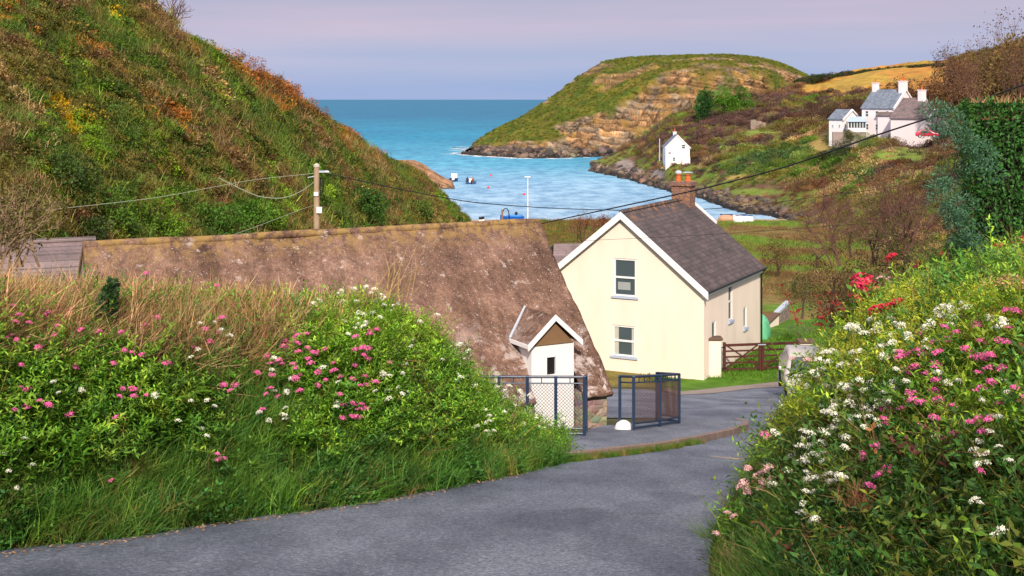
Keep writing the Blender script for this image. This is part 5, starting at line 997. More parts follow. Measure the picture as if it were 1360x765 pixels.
# right-hand side trees
def rtree(px_, pyt, pyb, Y_, wpx, c, lb, group=None, name='tree', n=1800, leaf=.011, twigs=True, cat='tree', bark=None):
    b = P(px_, pyb, Y_); h = (pyb-pyt)/F*Y_; rx = wpx/F*Y_/2; return shrub(name, b, rx, h*.47, n, leaf*h*3.2, c, lb, cat, group, trunk=h*.03, lobes=14, bark=bark)
for a in [(937, 110, 168, 366, 30, (.04, .13, .03), 'dark green upright conifer at the left end of the far garden clump', None, 'conifer'), (962, 112, 160, 366, 44, (.10, .24, .02), 'rounded bright green tree in the middle of the far garden clump', None, 'tree'), (988, 111, 158, 366, 44, (.08, .20, .02), 'rounded green tree at the right end of the far garden clump', None, 'tree'),
          (1078, 132, 160, 300, 40, (.11, .055, .04), 'russet-brown bush left of the blue-roofed outbuilding'), (1105, 133, 166, 290, 46, (.085, .05, .035), 'dark brown bush directly behind the blue-roofed outbuilding'), (1140, 126, 160, 285, 40, (.10, .055, .035), 'dark bush between outbuilding roof and tall farmhouse'), (1192, 100, 140, 275, 50, (.07, .04, .03), 'dark tree behind the tall farmhouse, left of its right chimney'),
          (1232, 92, 150, 262, 50, (.17, .08, .045), 'brown tree behind the middle cottage of the hill terrace'), (1262, 80, 170, 225, 60, (.20, .10, .045), 'large red-brown tree right of the hill terrace'), (1300, 60, 180, 178, 90, (.24, .13, .05), 'tall russet tree on the slope above the clipped hedge'), (1345, 42, 190, 145, 100, (.19, .14, .045), 'big brown tree rising over the right part of the clipped hedge'), (1395, 20, 190, 140, 110, (.15, .12, .04), 'brown tree cut by the right edge of the photo'),
          (1130, 166, 190, 232, 26, (.09, .11, .03), 'clipped grey-green bush below the sunroom'), (1152, 172, 196, 228, 44, (.12, .19, .04), 'light green bush below the left end of the tall farmhouse'), (1118, 178, 206, 224, 40, (.04, .07, .03), 'dark green bush below the small white outbuilding'), (1185, 176, 198, 226, 44, (.14, .07, .04), 'reddish-brown bush in front of the tall farmhouse wall')]:
    rtree(*a[:7], group=a[7] if len(a) > 7 else 'bushes and trees on the right hill', name=a[8] if len(a) > 8 else 'tree', n=4200)
for px_, pyt, pyb, Y_, n_st, lb in ((1262, 48, 150, 150, 3, 'slender bare tree left of the others behind the clipped hedge'), (1290, 20, 170, 130, 4, 'tall bare tree with upright russet twigs against the sky'), (1322, 18, 170, 120, 4, 'tall bare tree in the middle of the skyline group at right'), (1352, -6, 170, 105, 4, 'tallest dark tree at the right edge with a few leaves')):
    h = (pyb-pyt)/F*Y_; bare('bare_tree', P(px_, pyb, Y_), h, .055, 4, lb, 'bare tree', 'bare trees on the skyline at right', n_st=n_st, spread=.42, leafc=(.15, .075, .035), nl=900, leaf=.2, kids=3)
for px_, pyt, pyb, Y_, lb in ((1112, 200, 345, 46, 'bare spreading bush right of the cream house, leftmost of the tangle'), (1160, 180, 340, 40, 'bare thorny tree with thin red-brown branches in the middle of the tangle'), (1205, 150, 335, 36, 'bare tree whose twigs cross in front of the white terrace'), (1190, 215, 330, 34, 'low bare twiggy bush between the bare thorn trees and the hedge')):
    h = (pyb-pyt)/F*Y_; bare('thorn_tree', P(px_, pyb, Y_), h, .035, 4, lb, 'bare tree', 'bare thorn trees left of the hedge', n_st=4, spread=.6, leafc=(.14, .075, .03), nl=420, leaf=.055, kids=3)
G = RHG
for px_, pyt, pyb, Y_, wpx, c, lb in ((1105, 318, 425, 42, 95, (.12, .075, .03), 'large brown-leaved bush right of the cream house above the gate'), (1150, 300, 400, 38, 90, (.10, .07, .03), 'dull brown bush behind the red hydrangea'), (1065, 345, 415, 60, 60, (.09, .11, .03), 'olive bush behind the low garden wall'), (1200, 275, 380, 34, 90, (.08, .085, .03), 'dark olive bush below the left end of the hedge'), (1250, 296, 370, 26, 80, (.07, .09, .05), 'grey-green bush at the foot of the hedge'),
      (1035, 300, 372, 95, 60, (.15, .10, .04), 'rusty bush in the rough pasture right of the house roof'), (1085, 290, 350, 90, 80, (.13, .09, .03), 'brown bush in the pasture left of the bare thorn trees'), (1130, 262, 335, 75, 90, (.12, .10, .03), 'wide brown-green bush behind the bare thorn trees'), (1190, 255, 330, 66, 90, (.10, .09, .03), 'olive-brown bush behind the bare thorn tree by the hedge')):
    rtree(px_, pyt, pyb, Y_, wpx, c, lb, 'brown bushes between the cream house and the hedge', 'bush', 2600, .008, cat='bush')
rtree(1062, 418, 446, 61, 52, (.16, .19, .12), 'grey-green lavender-like bush in front of the low garden wall', None, 'bush', 1400, .012, cat='bush')
for px_, pyt, pyb, Y_, h_, lb in ((775, 268, 318, 100, 0, 'russet bare shrub seen over the left slope of the cream house roof'), (800, 272, 312, 104, 0, 'second russet shrub nearer the peak of the cream house roof')):
    h = (pyb-pyt)/F*Y_; bare('shrub', P(px_, pyb, Y_), h, .035, 4, lb, 'shrub', 'russet shrubs behind the cream house', n_st=6, spread=.5, leafc=(.30, .10, .04), nl=500, leaf=.11)
for px_, pyb, w_, h_, c, lb in ((858, 507, 30, 13, (.24, .20, .04), 'yellowish low shrub at the foot of the cream gable wall'), (880, 508, 20, 11, (.06, .12, .02), 'small dark green shrub right of the yellowish one at the cream wall')):
    rtree(px_, pyb-h_, pyb, 52.0, w_, c, lb, 'low shrubs under the cream gable', 'shrub', 420, .05, cat='shrub')

# ---- clipped hedge and conifer shrub above the right bank
def shell(x0, x1, y0, y1, z0, z1, n, leaf, depth=.22, aspect=.5):
    S = [((x1-x0)*(z1-z0)*1.6, 0), ((y1-y0)*(z1-z0), 1), ((x1-x0)*(y1-y0)*.8, 2), ((y1-y0)*(z1-z0)*.5, 3)]; a = np.array([s[0] for s in S]); k = RS.choice(4, n, p=a/a.sum()); r = RS.rand(n, 3)
    C = np.c_[x0+(x1-x0)*r[:, 0], y0+(y1-y0)*r[:, 1], z0+(z1-z0)*r[:, 2]]; d = depth*RS.rand(n)**1.5; N_ = np.zeros((n, 3))
    C[k == 0, 1] = y0+d[k == 0]; N_[k == 0] = (0, -1, 0); C[k == 1, 0] = x0+d[k == 1]; N_[k == 1] = (-1, 0, 0); C[k == 2, 2] = z1-d[k == 2]; N_[k == 2] = (0, 0, 1); C[k == 3, 0] = x1-d[k == 3]; N_[k == 3] = (1, 0, 0)
    C += N_*((fbm(C*1.3, 4)-.5)*.55)[:, None]
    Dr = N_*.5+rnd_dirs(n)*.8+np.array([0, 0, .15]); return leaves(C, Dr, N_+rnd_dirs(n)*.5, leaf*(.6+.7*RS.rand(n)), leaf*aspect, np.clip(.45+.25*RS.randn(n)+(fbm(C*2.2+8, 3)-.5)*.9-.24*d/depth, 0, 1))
hx0, hx1, hy0, hy1 = P(1286, 0, 17.5).x, 13.5, 17.5, 18.3; hz0 = H-2.5; hz1 = H-.02
t = empty('clipped_hedge', ((hx0+hx1)/2, 17.9, hz0), 0, label='tall clipped dark green hedge with flat top above the right-hand flowers', cat='hedge'); off = (-(hx0+hx1)/2, -17.9, -hz0)
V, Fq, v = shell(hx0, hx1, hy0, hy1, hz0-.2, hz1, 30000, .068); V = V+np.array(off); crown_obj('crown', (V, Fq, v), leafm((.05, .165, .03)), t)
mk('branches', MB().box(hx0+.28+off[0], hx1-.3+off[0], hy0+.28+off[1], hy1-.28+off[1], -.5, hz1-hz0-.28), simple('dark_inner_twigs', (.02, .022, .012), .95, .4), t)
V, Fq, v = strands(900, .16, .004, 1., .7, vlo=.3); V = V+np.repeat(np.c_[RS.uniform(hx0, hx1, 900)+off[0], RS.uniform(hy0, hy1-.6, 900)+off[1], np.full(900, hz1-hz0-.03)]-0, 6, axis=0)-np.repeat(V.reshape(900, 6, 3)[:, :1], 6, axis=1).reshape(-1, 3)*np.array([1, 1, 1]); crown_obj('clipped_twigs', (V, Fq, v), leafm((.40, .24, .11), .1), t)
cb_ = P(1278, 300, 17.0); t = empty('conifer_bush', (cb_.x, 17.2, H-2.2), 0, label='loose blue-green conifer bush growing at the left end of the clipped hedge', cat='bush')
pr_ = []
for k in range(9): pr_.append(lobed((RS.uniform(-.25, .35), RS.uniform(-.3, .2), .1+.24*k), (.36, .4, .26), 700, .06, 7, .22))
V, Fq, v = join_np(pr_); crown_obj('crown', (V, Fq, v), leafm((.09, .21, .125)), t); mb = MB(); branches(mb, Vector((0, 0, -.6)), Vector((0, 0, 1)), 1.1, .02, 2, .4, .3); mk('trunk', mb, M['bark'], t)
def yellowish(px, py): return zone(px, py, [(1110, 470, 70, 50), (1150, 520, 70, 50), (1075, 560, 60, 50), (1060, 520, 40, 50), (1180, 430, 60, 40), (1230, 500, 60, 40), (1300, 480, 50, 50), (1150, 440, 60, 30)])
# ================================================================== THE FLOWERY BANKS
M['pink'] = leafmat('pink_petals', (.84, .17, .46), transl=.3); M['mauve'] = leafmat('faded_pink_petals', (.78, .48, .52), transl=.3); M['petal'] = leafmat('white_petals', (.82, .82, .74), transl=.25); M['salmon'] = leafmat('salmon_petals', (.85, .22, .16), transl=.3); M['red'] = leafmat('red_petals', (.62, .03, .07), transl=.2)
M['stem'] = leafmat('flower_stems', (.16, .22, .05), transl=.1)
st_p = [pm('leafy_stem_%d' % k, [leafy_stems(7, .34, .085, .30, .10, .45, 8)], M['leaf_r']) for k in range(6)]
br_p = [pm('broad_leaf_%d' % k, [leafy_stems(5, .22, .075, .62, .10, .6, 5), leafy_stems(3, .16, .05, .6, .1, .6, 5)], M['leaf_r']) for k in range(4)]
gr_p = [pm('grass_tuft_%d' % k, [strands(70, .34, .0042, .06, .42)], M['leaf_r']) for k in range(5)]
dry_p = [pm('dry_tuft_%d' % k, [strands(46, .46, .0036, .09, .55, vlo=.3), strands(12, .55, .006, .05, .3)], M['twig_r']) for k in range(4)]
twg_p = [pm('bramble_%d' % k, [strands(26, .5, .005, .12, .9, vlo=.1, vhi=.6)], M['twig_r']) for k in range(3)]

G = LBG; px, py = px_of(G[:-1, :-1]); jj = np.arange(59)[None, :]+0*px; nf = 59.
# rows: 0 buried, then 5 steps to the crest (5/7), then the back
tt = jj/59*8; face = (tt > .9)*(tt < 6.9)
dist = 12/np.maximum(G[:-1, :-1, 1], 6)
pts, i, j = sample2(G, 9000, face*dist); px, py = px_of(pts); t_ = (j/59*8-1)/5        # 0 road edge .. 1 crest
nA = fbm(pts*.9, 3); nB = fbm(pts*.5+40, 3); nC = fbm(pts*2.1+9, 3)
grassy = (t_ < .30+.16*(nA-.5)) | (zone(px, py, [(330, 560, 60, 70), (265, 480, 24, 60), (190, 650, 120, 40), (40, 680, 60, 40)]) > .3)
dryz = (t_ > .66+.3*(nA-.5)+np.clip((px-340)/500, 0, .6)) | (zone(px, py, [(90, 390, 140, 32), (300, 410, 110, 26), (215, 470, 22, 40), (60, 400, 90, 30)]) > .3)
leafy = ~grassy & ~dryz
gcolr = pick([(0.098, 0.221, 0.029), (0.078, 0.195, 0.039), (0.169, 0.273, 0.039), (0.286, 0.260, 0.078)], [3, 3, 1.3, .5], len(pts))
def cover(name, pts, sel, colr, protos, smin, smax, label, cat, lift=0., tilt=.25, var=.2):
    p = pts[sel]+np.array([0, 0, lift]); return scatter(name, p, smin+(smax-smin)*RS.rand(len(p)), vary(colr[sel], var), protos, label, cat, tilt=tilt, real=True)
rnd = RS.rand(len(pts)); cover('verge_grass', pts, (grassy & (rnd < .9)) | (leafy & (rnd < .10)), gcolr, gr_p, .5, 1.15, 'long green grass along the foot of the left flowery bank', 'grass')
lcol = pick([(0.116, 0.264, 0.028), (0.171, 0.341, 0.031), (0.232, 0.434, 0.039), (0.070, 0.171, 0.028), (0.295, 0.403, 0.046)], [3, 3.4, 2.2, 1.4, 1.0], len(pts)); k = (nB < .47) & (px < 330); lcol[k] = pick([(0.078, 0.186, 0.031), (0.139, 0.295, 0.031)], [1, 1], k.sum())
k = (px > 400) & (px < 560) & (py < 500); lcol[k] = pick([(0.182, 0.350, 0.028), (0.280, 0.448, 0.042), (0.140, 0.280, 0.028)], [2, 2, 1], k.sum())
cover('bank_foliage', pts, leafy & (rnd >= .10) | (dryz & (rnd < .22+.3*(px > 380))), lcol, st_p, .65, 1.2, 'dense green valerian leaves covering the left bank', 'foliage', .0, .35)
cover('bank_weeds', pts, grassy & (t_ > .04) & (t_ < .34) & (nC > .47), pick([(.045, .14, .03), (.06, .17, .03), (.09, .19, .03)], [2, 2, 1], len(pts)), br_p, .6, 1.1, 'low nettles and broad-leaved weeds in the grass at the foot of the left bank', 'weeds')
dcol = pick([(0.462, 0.275, 0.154), (0.396, 0.220, 0.110), (0.528, 0.363, 0.187), (0.330, 0.220, 0.077), (0.286, 0.264, 0.077)], [3, 2, 2, 1.2, 1], len(pts))
cover('dry_grass', pts, dryz & (rnd >= .15) & ((px < 380) | (rnd < .4)), dcol, dry_p, .55, 1.1, 'dry straw-coloured and pinkish grass along the crest of the left bank', 'dry grass', tilt=.4)
cover('bramble_stems', pts, ((nC > .60) & leafy & (rnd > .55)) | (dryz & (nC > .57) & (rnd > .5)), pick([(.17, .09, .05), (.26, .13, .06), (.11, .13, .03)], [2, 1, 1], len(pts)), twg_p, .6, 1., 'brown bramble stems tangled in the left bank', 'brambles', tilt=.6)
# pavement-edge grass
n = 420; q = [gp(a, b) for a, b in ((742, 616), (800, 609), (860, 602), (905, 594), (930, 589))]; q = catmull(np.array([(x, y, 0) for x, y in q]), RS.rand(n)*3.9); q[:, :2] += RS.randn(n, 2)*.06; q[:, 2] = gz(q[:, 1])+.02
scatter('kerb_grass', q, .14+.28*RS.rand(n), vary(pick([(.08, .18, .02), (.16, .2, .04), (.28, .2, .08)], [3, 2, 1], n)), gr_p, 'thin strip of grass growing between the kerb and the lane', 'grass', real=True)
# roadside grass at the foot of the left bank (ragged edge)
n = 1100; q = [ground_px(a, b) for a, b in ((-420, 800), (-200, 762), (0, 732), (150, 717), (300, 692), (420, 677), (520, 661), (600, 647), (660, 635), (710, 624), (740, 616))]; q = catmull(np.array([tuple(x) for x in q]), RS.rand(n)*10); q[:, :2] += RS.randn(n, 2)*.07+np.array([-.06, .10]); q[:, 2] = gz(q[:, 1])
scatter('roadside_grass', q, .2+.5*RS.rand(n), vary(pick([(.08, .17, .02), (.12, .2, .03), (.30, .2, .09)], [3, 2, 1.2], n)), gr_p, 'ragged grass edge between the left bank and the asphalt', 'grass', real=True)

# ---- right bank cover
G = RBG; px, py = px_of(G[:-1, :-1]); jj = np.arange(69)[None, :]+0*px; tt = jj/69*9; face = (tt > .9)*(tt < 8.2)*(px < 1520)*(py < 900)*(G[:-1, :-1, 1] > 3.2)
dist = (9/np.maximum(G[:-1, :-1, 1], 4))**1.2*np.where(tt > 6.2, .35, 1)
pts, i, j = sample2(G, 11500, face*dist); px, py = px_of(pts); t_ = (j/69*9-1)/5; nA = fbm(pts*.9+70, 3); nB = fbm(pts*.7+20, 3); rnd = RS.rand(len(pts))
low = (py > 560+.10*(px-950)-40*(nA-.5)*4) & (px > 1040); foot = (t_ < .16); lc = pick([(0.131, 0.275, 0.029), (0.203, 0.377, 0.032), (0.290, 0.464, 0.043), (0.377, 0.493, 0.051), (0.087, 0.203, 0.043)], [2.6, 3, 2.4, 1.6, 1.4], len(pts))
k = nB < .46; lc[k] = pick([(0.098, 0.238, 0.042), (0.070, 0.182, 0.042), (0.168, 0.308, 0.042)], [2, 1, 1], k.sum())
lwc = pick([(0.047, 0.128, 0.027), (0.068, 0.162, 0.027), (0.121, 0.162, 0.027), (0.189, 0.095, 0.041), (0.162, 0.230, 0.027)], [3, 3, 1.6, .15, 1.6], len(pts))  # darker leaf colours for the broad leaves low on the bank
lc[(yellowish(px, py) > .1) & (RS.rand(len(pts)) < .6)] = (.42, .52, .05)
cover('bank_foliage', pts, ~low & ~foot, lc, st_p, .5, .95, 'bright green valerian leaves covering the right bank', 'foliage', 0, .4)
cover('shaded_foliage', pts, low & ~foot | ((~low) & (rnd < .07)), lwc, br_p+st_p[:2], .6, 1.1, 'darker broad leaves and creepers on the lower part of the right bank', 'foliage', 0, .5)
cover('verge_grass', pts, foot | (low & (rnd < .12) & (px < 1200)) | ((px < 1080) & (t_ < .3)), pick([(.07, .16, .025), (.05, .12, .03), (.2, .2, .05)], [3, 2, .6], len(pts)), gr_p, .6, 1.1, 'grass along the foot of the right flowery bank', 'grass')
cover('dry_stalks', pts, (rnd > .93), pick([(.36, .26, .10), (.30, .14, .07)], [2, 1], len(pts)), twg_p, .5, .9, 'thin tan stalks sticking out of the right bank', 'stalks', tilt=.7)
lime_p = [pm('lime_buds_%d' % k, [clump(60, 5, .16, rz=.5)], M['leaf_r']) for k in range(3)]
k = (yellowish(px, py) > .1) & (RS.rand(len(pts)) < .85); pv = pts[k]; dcam = np.array([0, 0, H])-pv; dcam /= np.linalg.norm(dcam, axis=1, keepdims=True)
scatter('lime_seedheads', pv+dcam*.2+np.array([0, 0, .28]), .04+.04*RS.rand(len(pv)), vary(pick([(.58, .60, .06), (.46, .56, .06), (.64, .56, .08)], [2, 2, 1], len(pv))), lime_p, 'yellow-green flower buds and seedheads among the white flowers of the right bank', 'buds', real=True)
n = 600; q = catmull(np.array([(x, y, float(gz(y))) for x, y in zip(FX, FY)]), RS.rand(n)*8.2+1.8); q[:, :2] += RS.randn(n, 2)*.05+np.array([.22, 0]); q[:, 2] = gz(q[:, 1])
scatter('roadside_grass', q, .25+.6*RS.rand(n), vary(pick([(.07, .16, .02), (.10, .18, .03), (.28, .2, .09)], [3, 2, .8], n)), gr_p, 'ragged grass edge between the right bank and the asphalt', 'grass', real=True)

# ---- valerian plants: flower heads placed one by one on the banks
def Z(s, ox, oy, t): return [(ox+a/s, oy+b/s) for a, b in t]
LP = Z(3.823, 0, 300, [(43,385),(62,407),(123,387),(165,430),(198,413),(240,442),(96,452),(52,467),(78,489),(146,492),(28,573),(58,555),(85,580),(139,569),(193,618),(107,706),(381,715),(288,512),(278,557),(355,440),(412,530),(366,503),(228,485),(575,698),(632,633),(665,646),(727,670),(836,703),(738,508),(615,543),(745,243),(830,380),(910,525),(795,466),(980,620),(570,517)])+\
 Z(2.943, 0, 480, [(106,108),(98,112),(102,175),(110,183),(187,168),(193,176),(155,155),(57,190),(273,209),(478,107),(517,107),(467,137),(521,137),(532,114),(571,133),(452,219),(875,94),(855,384),(875,378),(436,466)])+\
 Z(4.025, 240, 370, [(222,212),(130,272),(205,290),(280,268),(315,268),(155,338),(463,415),(523,438),(536,459),(600,458),(613,480),(634,515),(637,602),(518,630),(478,588),(455,620),(435,703),(556,335),(545,363),(620,346),(677,371),(627,394),(679,430),(670,297),(723,398),(694,455),(735,501),(820,452),(818,495),(934,312),(973,369),(1000,375),(997,431),(931,380),(932,464),(978,412),(1046,273),(1115,451),(985,523),(920,541),(1040,554),(958,572),(993,572),(865,746),(915,738),(935,738),(960,745),(955,698),(988,697),(965,672),(915,668),(870,678),(850,530),(230,570),(265,600),(190,38),(1012,285),(776,545),(610,535),(489,517),(408,505),(480,455),(770,375)])+Z(2.639, 480, 370, [(200,160),(97,295),(55,178),(5,243),(20,283),(50,363)])
LW = Z(2.943, 0, 480, [(208,80),(230,122),(316,115),(320,110),(76,350),(15,362),(127,406),(65,494),(606,132),(746,154),(810,154),(839,177),(695,232),(807,292),(789,262),(33,428),(96,300)])+\
 Z(4.025, 240, 370, [(105,242),(180,237),(216,274),(90,378),(55,422),(421,719),(560,690),(548,730),(555,752),(488,488),(500,425),(497,603),(567,605),(760,475),(840,553),(838,663),(830,686),(1040,603),(1080,505),(1110,600),(1087,537),(895,297),(935,122),(950,183),(910,203),(945,217),(980,193),(990,235),(950,242),(1025,184),(1065,206),(872,227),(1120,175),(1088,140),(993,45),(1035,55),(1018,78),(860,65),(845,85),(1070,88),(1035,125),(740,118),(710,135),(870,123),(930,55)])+\
 Z(2.639, 480, 370, [(8,127),(15,155),(45,38),(65,133),(80,92),(110,95),(127,88),(75,332),(98,340),(145,332),(163,398),(143,403),(47,395),(180,218),(168,240),(155,300),(205,150),(265,128),(290,240),(340,235),(345,300),(348,345),(335,385),(370,342),(398,375),(410,400),(285,285),(335,360),(440,535),(445,548),(450,500),(480,380),(435,460),(465,533),(405,520),(375,255),(500,420),(518,376),(533,412),(556,395),(520,460),(540,445),(500,468),(612,490),(620,520),(640,525),(570,510)])
RW = Z(4.25, 1080, 300, [(202,580),(218,570),(255,572),(330,532),(365,590),(340,600),(440,620),(498,563),(570,495),(550,522),(632,573),(635,412),(718,420),(785,400),(772,465),(705,448),(705,512),(716,505),(800,515),(845,435),(675,435),(775,322),(725,280),(848,223),(1065,212),(1143,193),(1168,220),(1155,258),(1075,38),(1118,35),(998,518),(1070,556),(1033,585),(385,680),(73,716),(640,650),(540,617),(440,525)])+\
 Z(2.507, 1080, 460, [(30,75),(18,103),(97,130),(117,145),(168,146),(155,115),(240,123),(237,153),(125,168),(80,187),(90,180),(45,220),(60,218),(130,242),(185,235),(175,205),(170,270),(40,288),(65,275),(80,265),(111,305),(105,298),(30,325),(95,433),(60,452),(5,440),(5,360),(397,264),(448,120),(420,87),(275,75),(270,143),(247,185),(645,150),(570,190),(590,285),(620,333),(612,340),(553,362),(553,318),(577,387),(620,235),(555,522),(628,612),(5,583),(105,60),(155,15),(40,25),(235,35)])+\
 Z(2.354, 930, 440, [(383,118),(362,143),(445,170),(455,185),(440,105),(257,233),(306,232),(255,290),(343,318),(321,338),(388,253),(408,252),(420,222),(415,300),(380,310),(227,382),(225,405),(273,437),(312,410),(341,360),(352,387),(336,443),(358,463),(408,470),(343,532),(330,500),(318,569),(361,594),(443,455),(234,482),(328,405),(285,390),(250,345),(378,350),(300,285)])
RP = Z(4.25, 1080, 300, [(1145,487),(925,563),(808,604),(767,645),(743,572),(612,617),(680,660),(600,713),(485,735),(495,720),(705,720),(863,697),(915,747),(950,655),(1045,643),(1083,662),(995,733),(1103,580),(835,500),(1090,478)])+\
 Z(2.507, 1080, 460, [(283,30),(290,38),(353,20),(415,22),(410,63),(330,75),(342,70),(305,75),(370,95),(325,158),(330,180),(410,115),(405,150),(425,170),(418,178),(360,190),(466,200),(295,208),(243,207),(263,218),(233,250),(405,240),(356,268),(475,292),(208,334),(176,367),(168,358),(220,425),(245,412),(188,465),(509,10),(538,40),(588,30),(580,36),(550,88),(585,73),(628,75),(590,120),(555,143),(615,193),(583,245),(590,240),(553,238),(527,252),(565,287),(692,183),(672,140),(555,415)])+Z(2.354, 930, 440, [(206,326)])
RM = Z(2.354, 930, 440, [(288,85),(283,268),(300,283),(187,447),(215,425),(140,490),(137,473),(190,490),(105,580),(50,633),(265,345),(205,440),(178,455),(150,500),(196,475),(125,485),(225,420)])
def more(L_, f): return L_+[(x+random.gauss(0, 11), y+random.gauss(0, 8)) for x, y in L_ if random.random() < f]
LP = more(LP, .12); LW = more(LW, .12); RW = more(RW, 1.0); RP = more(RP, .15); RM = more(RM, .5)
def head(name, mat, r, n=80):
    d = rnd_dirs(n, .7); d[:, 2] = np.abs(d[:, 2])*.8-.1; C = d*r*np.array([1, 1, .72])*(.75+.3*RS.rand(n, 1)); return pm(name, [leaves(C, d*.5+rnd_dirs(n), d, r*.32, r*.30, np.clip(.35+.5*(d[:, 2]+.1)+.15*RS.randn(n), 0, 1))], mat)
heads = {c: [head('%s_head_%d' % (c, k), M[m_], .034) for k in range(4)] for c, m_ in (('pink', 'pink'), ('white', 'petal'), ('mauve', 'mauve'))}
leafset = [pm('valerian_leaves_%d' % k, [leafy_stems(4, .26, .075, .3, .05, .4, 6)], leafm(c)) for k, c in enumerate([(0.140, 0.280, 0.028), (0.196, 0.350, 0.035), (0.112, 0.238, 0.028)])]
bpy.context.view_layer.update(); DG = bpy.context.evaluated_depsgraph_get()
VT = [BVHTree.FromObject(o, DG) for o in SC.objects if o.get('kind') == 'stuff' and o.name.split('.')[0] in ('bank_foliage', 'shaded_foliage', 'verge_grass', 'bank_weeds')]
def veg(x, y):
    r = []
    for dx, dy in ((0, 0), (3, 1), (-3, 1), (0, -3)):
        d = Vector(((x+dx-680)/F, 1, -(y+dy-132)/F)).normalized(); c = [q[0].y for q in (t_.ray_cast(Vector((0, 0, H)), d) for t_ in VT) if q[0] is not None]
        if c and min(c) < 24: r.append(min(c))
    return sorted(r)
def hit(tree, x, y, Yfar):
    ys = veg(x, y); h = None
    for dy in range(0, 60, 3):
        h = cast(tree, x, y+dy)
        if h is not None and h.y < 24: break
        h = None
    if h is None: return P(x, y+10, Yfar), P(x, y, Yfar)
    if len(ys) < 3: return h, P(x, y, h.y-.1)
    return h, P(x, y, max(min(ys[len(ys)//2] if ys[-1]-ys[0] > .4 else ys[0], h.y)-.05, h.y-4))
def hit_old(tree, x, y, Yfar):
    for dy in range(0, 60, 3):
        h = cast(tree, x, y+dy)
        if h is not None and h.y < 24:
            if dy == 0: return h, h+(Vector((0, 0, H))-h).normalized()*.36
            return h, P(x, y, h.y-.1)
    h = P(x, y+10, Yfar); return h, P(x, y, Yfar)
marks = {'L': [((135, 400), 'ivy-clad stump'), ((20, 520), 'left edge of the photo'), ((75, 590), 'big leafy clump'), ((230, 545), 'green fern'), ((330, 570), 'grassy hollow'), ((345, 405), 'bright fennel tuft'), ((480, 390), 'highest green crest'), ((420, 480), 'straw-coloured grass patch'), ((520, 500), 'dark leafy hollow'), ((600, 560), 'long leaning grass stalks'), ((690, 560), 'left end of the railing')],
         'R': [((1148, 385), 'large red hydrangea head'), ((1290, 350), 'big yellow-green leaves'), ((1310, 375), 'beige dry seedheads'), ((1050, 500), 'pale parked car'), ((985, 640), 'lane edge'), ((1150, 670), 'rusty brown dry tuft'), ((1110, 500), 'yellow-green buds'), ((1220, 480), 'middle of the bank'), ((1330, 500), 'right edge of the photo'), ((1250, 620), 'dark red creeper'), ((1330, 640), 'lower right corner')]}
used = {}
ORD = ['', 'second ', 'third ', 'fourth ', 'fifth ', 'sixth ', 'seventh ', 'eighth ', 'ninth ', 'tenth ', 'eleventh ', 'twelfth ']
NUM = ['no', 'one', 'two', 'three', 'four', 'five', 'six', 'seven', 'eight', 'nine']+['many']*12
def re_words(t): w_ = t.split(); return ' '.join(w_[:w_.index('with')]+w_[w_.index('with')+3:])
def plants(tree, side, heads_px, kind, scale, grp, cell=44, sbig=1.):
    cells = {}
    for (x, y) in heads_px: cells.setdefault((int(x//cell), int(y//(cell*.8))), []).append((x, y))
    for key in sorted(cells):
        hp = cells[key][:20]; mx = sum(a for a, b in hp)/len(hp); my = sum(b for a, b in hp)/len(hp); res = [hit(tree, a, b, 15.5 if side == 'L' else 9) for a, b in hp]
        base = sum((r[0] for r in res), Vector())/len(res); base.z -= .12; base.y += .05
        lm = min(marks[side], key=lambda q: (q[0][0]-mx)**2+(q[0][1]-my)**2); dx, dy = mx-lm[0][0], my-lm[0][1]
        rel = ('above' if dy < 0 else 'below') if abs(dy) > abs(dx)*.8 else ('left of' if dx < 0 else 'right of')
        if 'edge of the photo' in lm[1] or 'middle of' in lm[1] or 'corner' in lm[1]: rel = {'above': 'just above the level of', 'below': 'low near', 'left of': 'near', 'right of': 'near'}[rel]
        kk = (side, kind, len(hp), rel, lm[1]); used[kk] = used.get(kk, 0)+1; o_ = used[kk]; wd = {'pink': 'pink', 'white': 'white', 'mauve': 'faded pink'}[kind]
        lb = '%s%s valerian with %s head%s %s the %s' % (ORD[o_-1], wd, NUM[len(hp)], '' if len(hp) == 1 else 's', rel, lm[1])+('' if o_ == 1 else ' from left')
        if len(lb.split()) > 16: lb = re_words(lb)
        t = empty('valerian_plant', base, 0, label=lb, cat='flowering plant', group=grp)
        for (h, hd) in res:
            q = bpy.data.objects.new('flower_head', random.choice(heads[kind])); COL.objects.link(q); q.parent = t; q.location = hd-base; s = scale*random.uniform(.75, 1.15)*(min(1.15, max(.5, hd.y/8.5)) if side == 'R' else min(1.1, max(.7, hd.y/12.5))); q.scale = (s, s, s*random.uniform(.8, 1.15)); q.rotation_euler = (random.uniform(.1, .5), random.uniform(-.3, .3), random.random()*6)
            a = Vector((0, 0, 0))+Vector((random.uniform(-.03, .03), 0, 0)); b = hd-base; mid = a*.4+b*.6+Vector((random.uniform(-.03, .03), .05, -.02)); mk('stem', MB().tube([a, mid, b], .0035, 3, .0025, cap=False), M['stem'], t)
        q = bpy.data.objects.new('leaves', random.choice(leafset)); COL.objects.link(q); q.parent = t; q.rotation_euler.z = random.random()*6; q.rotation_euler.x = .35
plants(LBT, 'L', LP, 'pink', 1.2, 'pink valerian on the left bank'); plants(LBT, 'L', LW, 'white', 1.05, 'white valerian on the left bank')
plants(RBT, 'R', RP, 'pink', 1.2, 'pink valerian on the right bank'); plants(RBT, 'R', RW, 'white', 1.02, 'white valerian on the right bank'); plants(RBT, 'R', RM, 'mauve', .95, 'faded pink valerian at the lane edge')

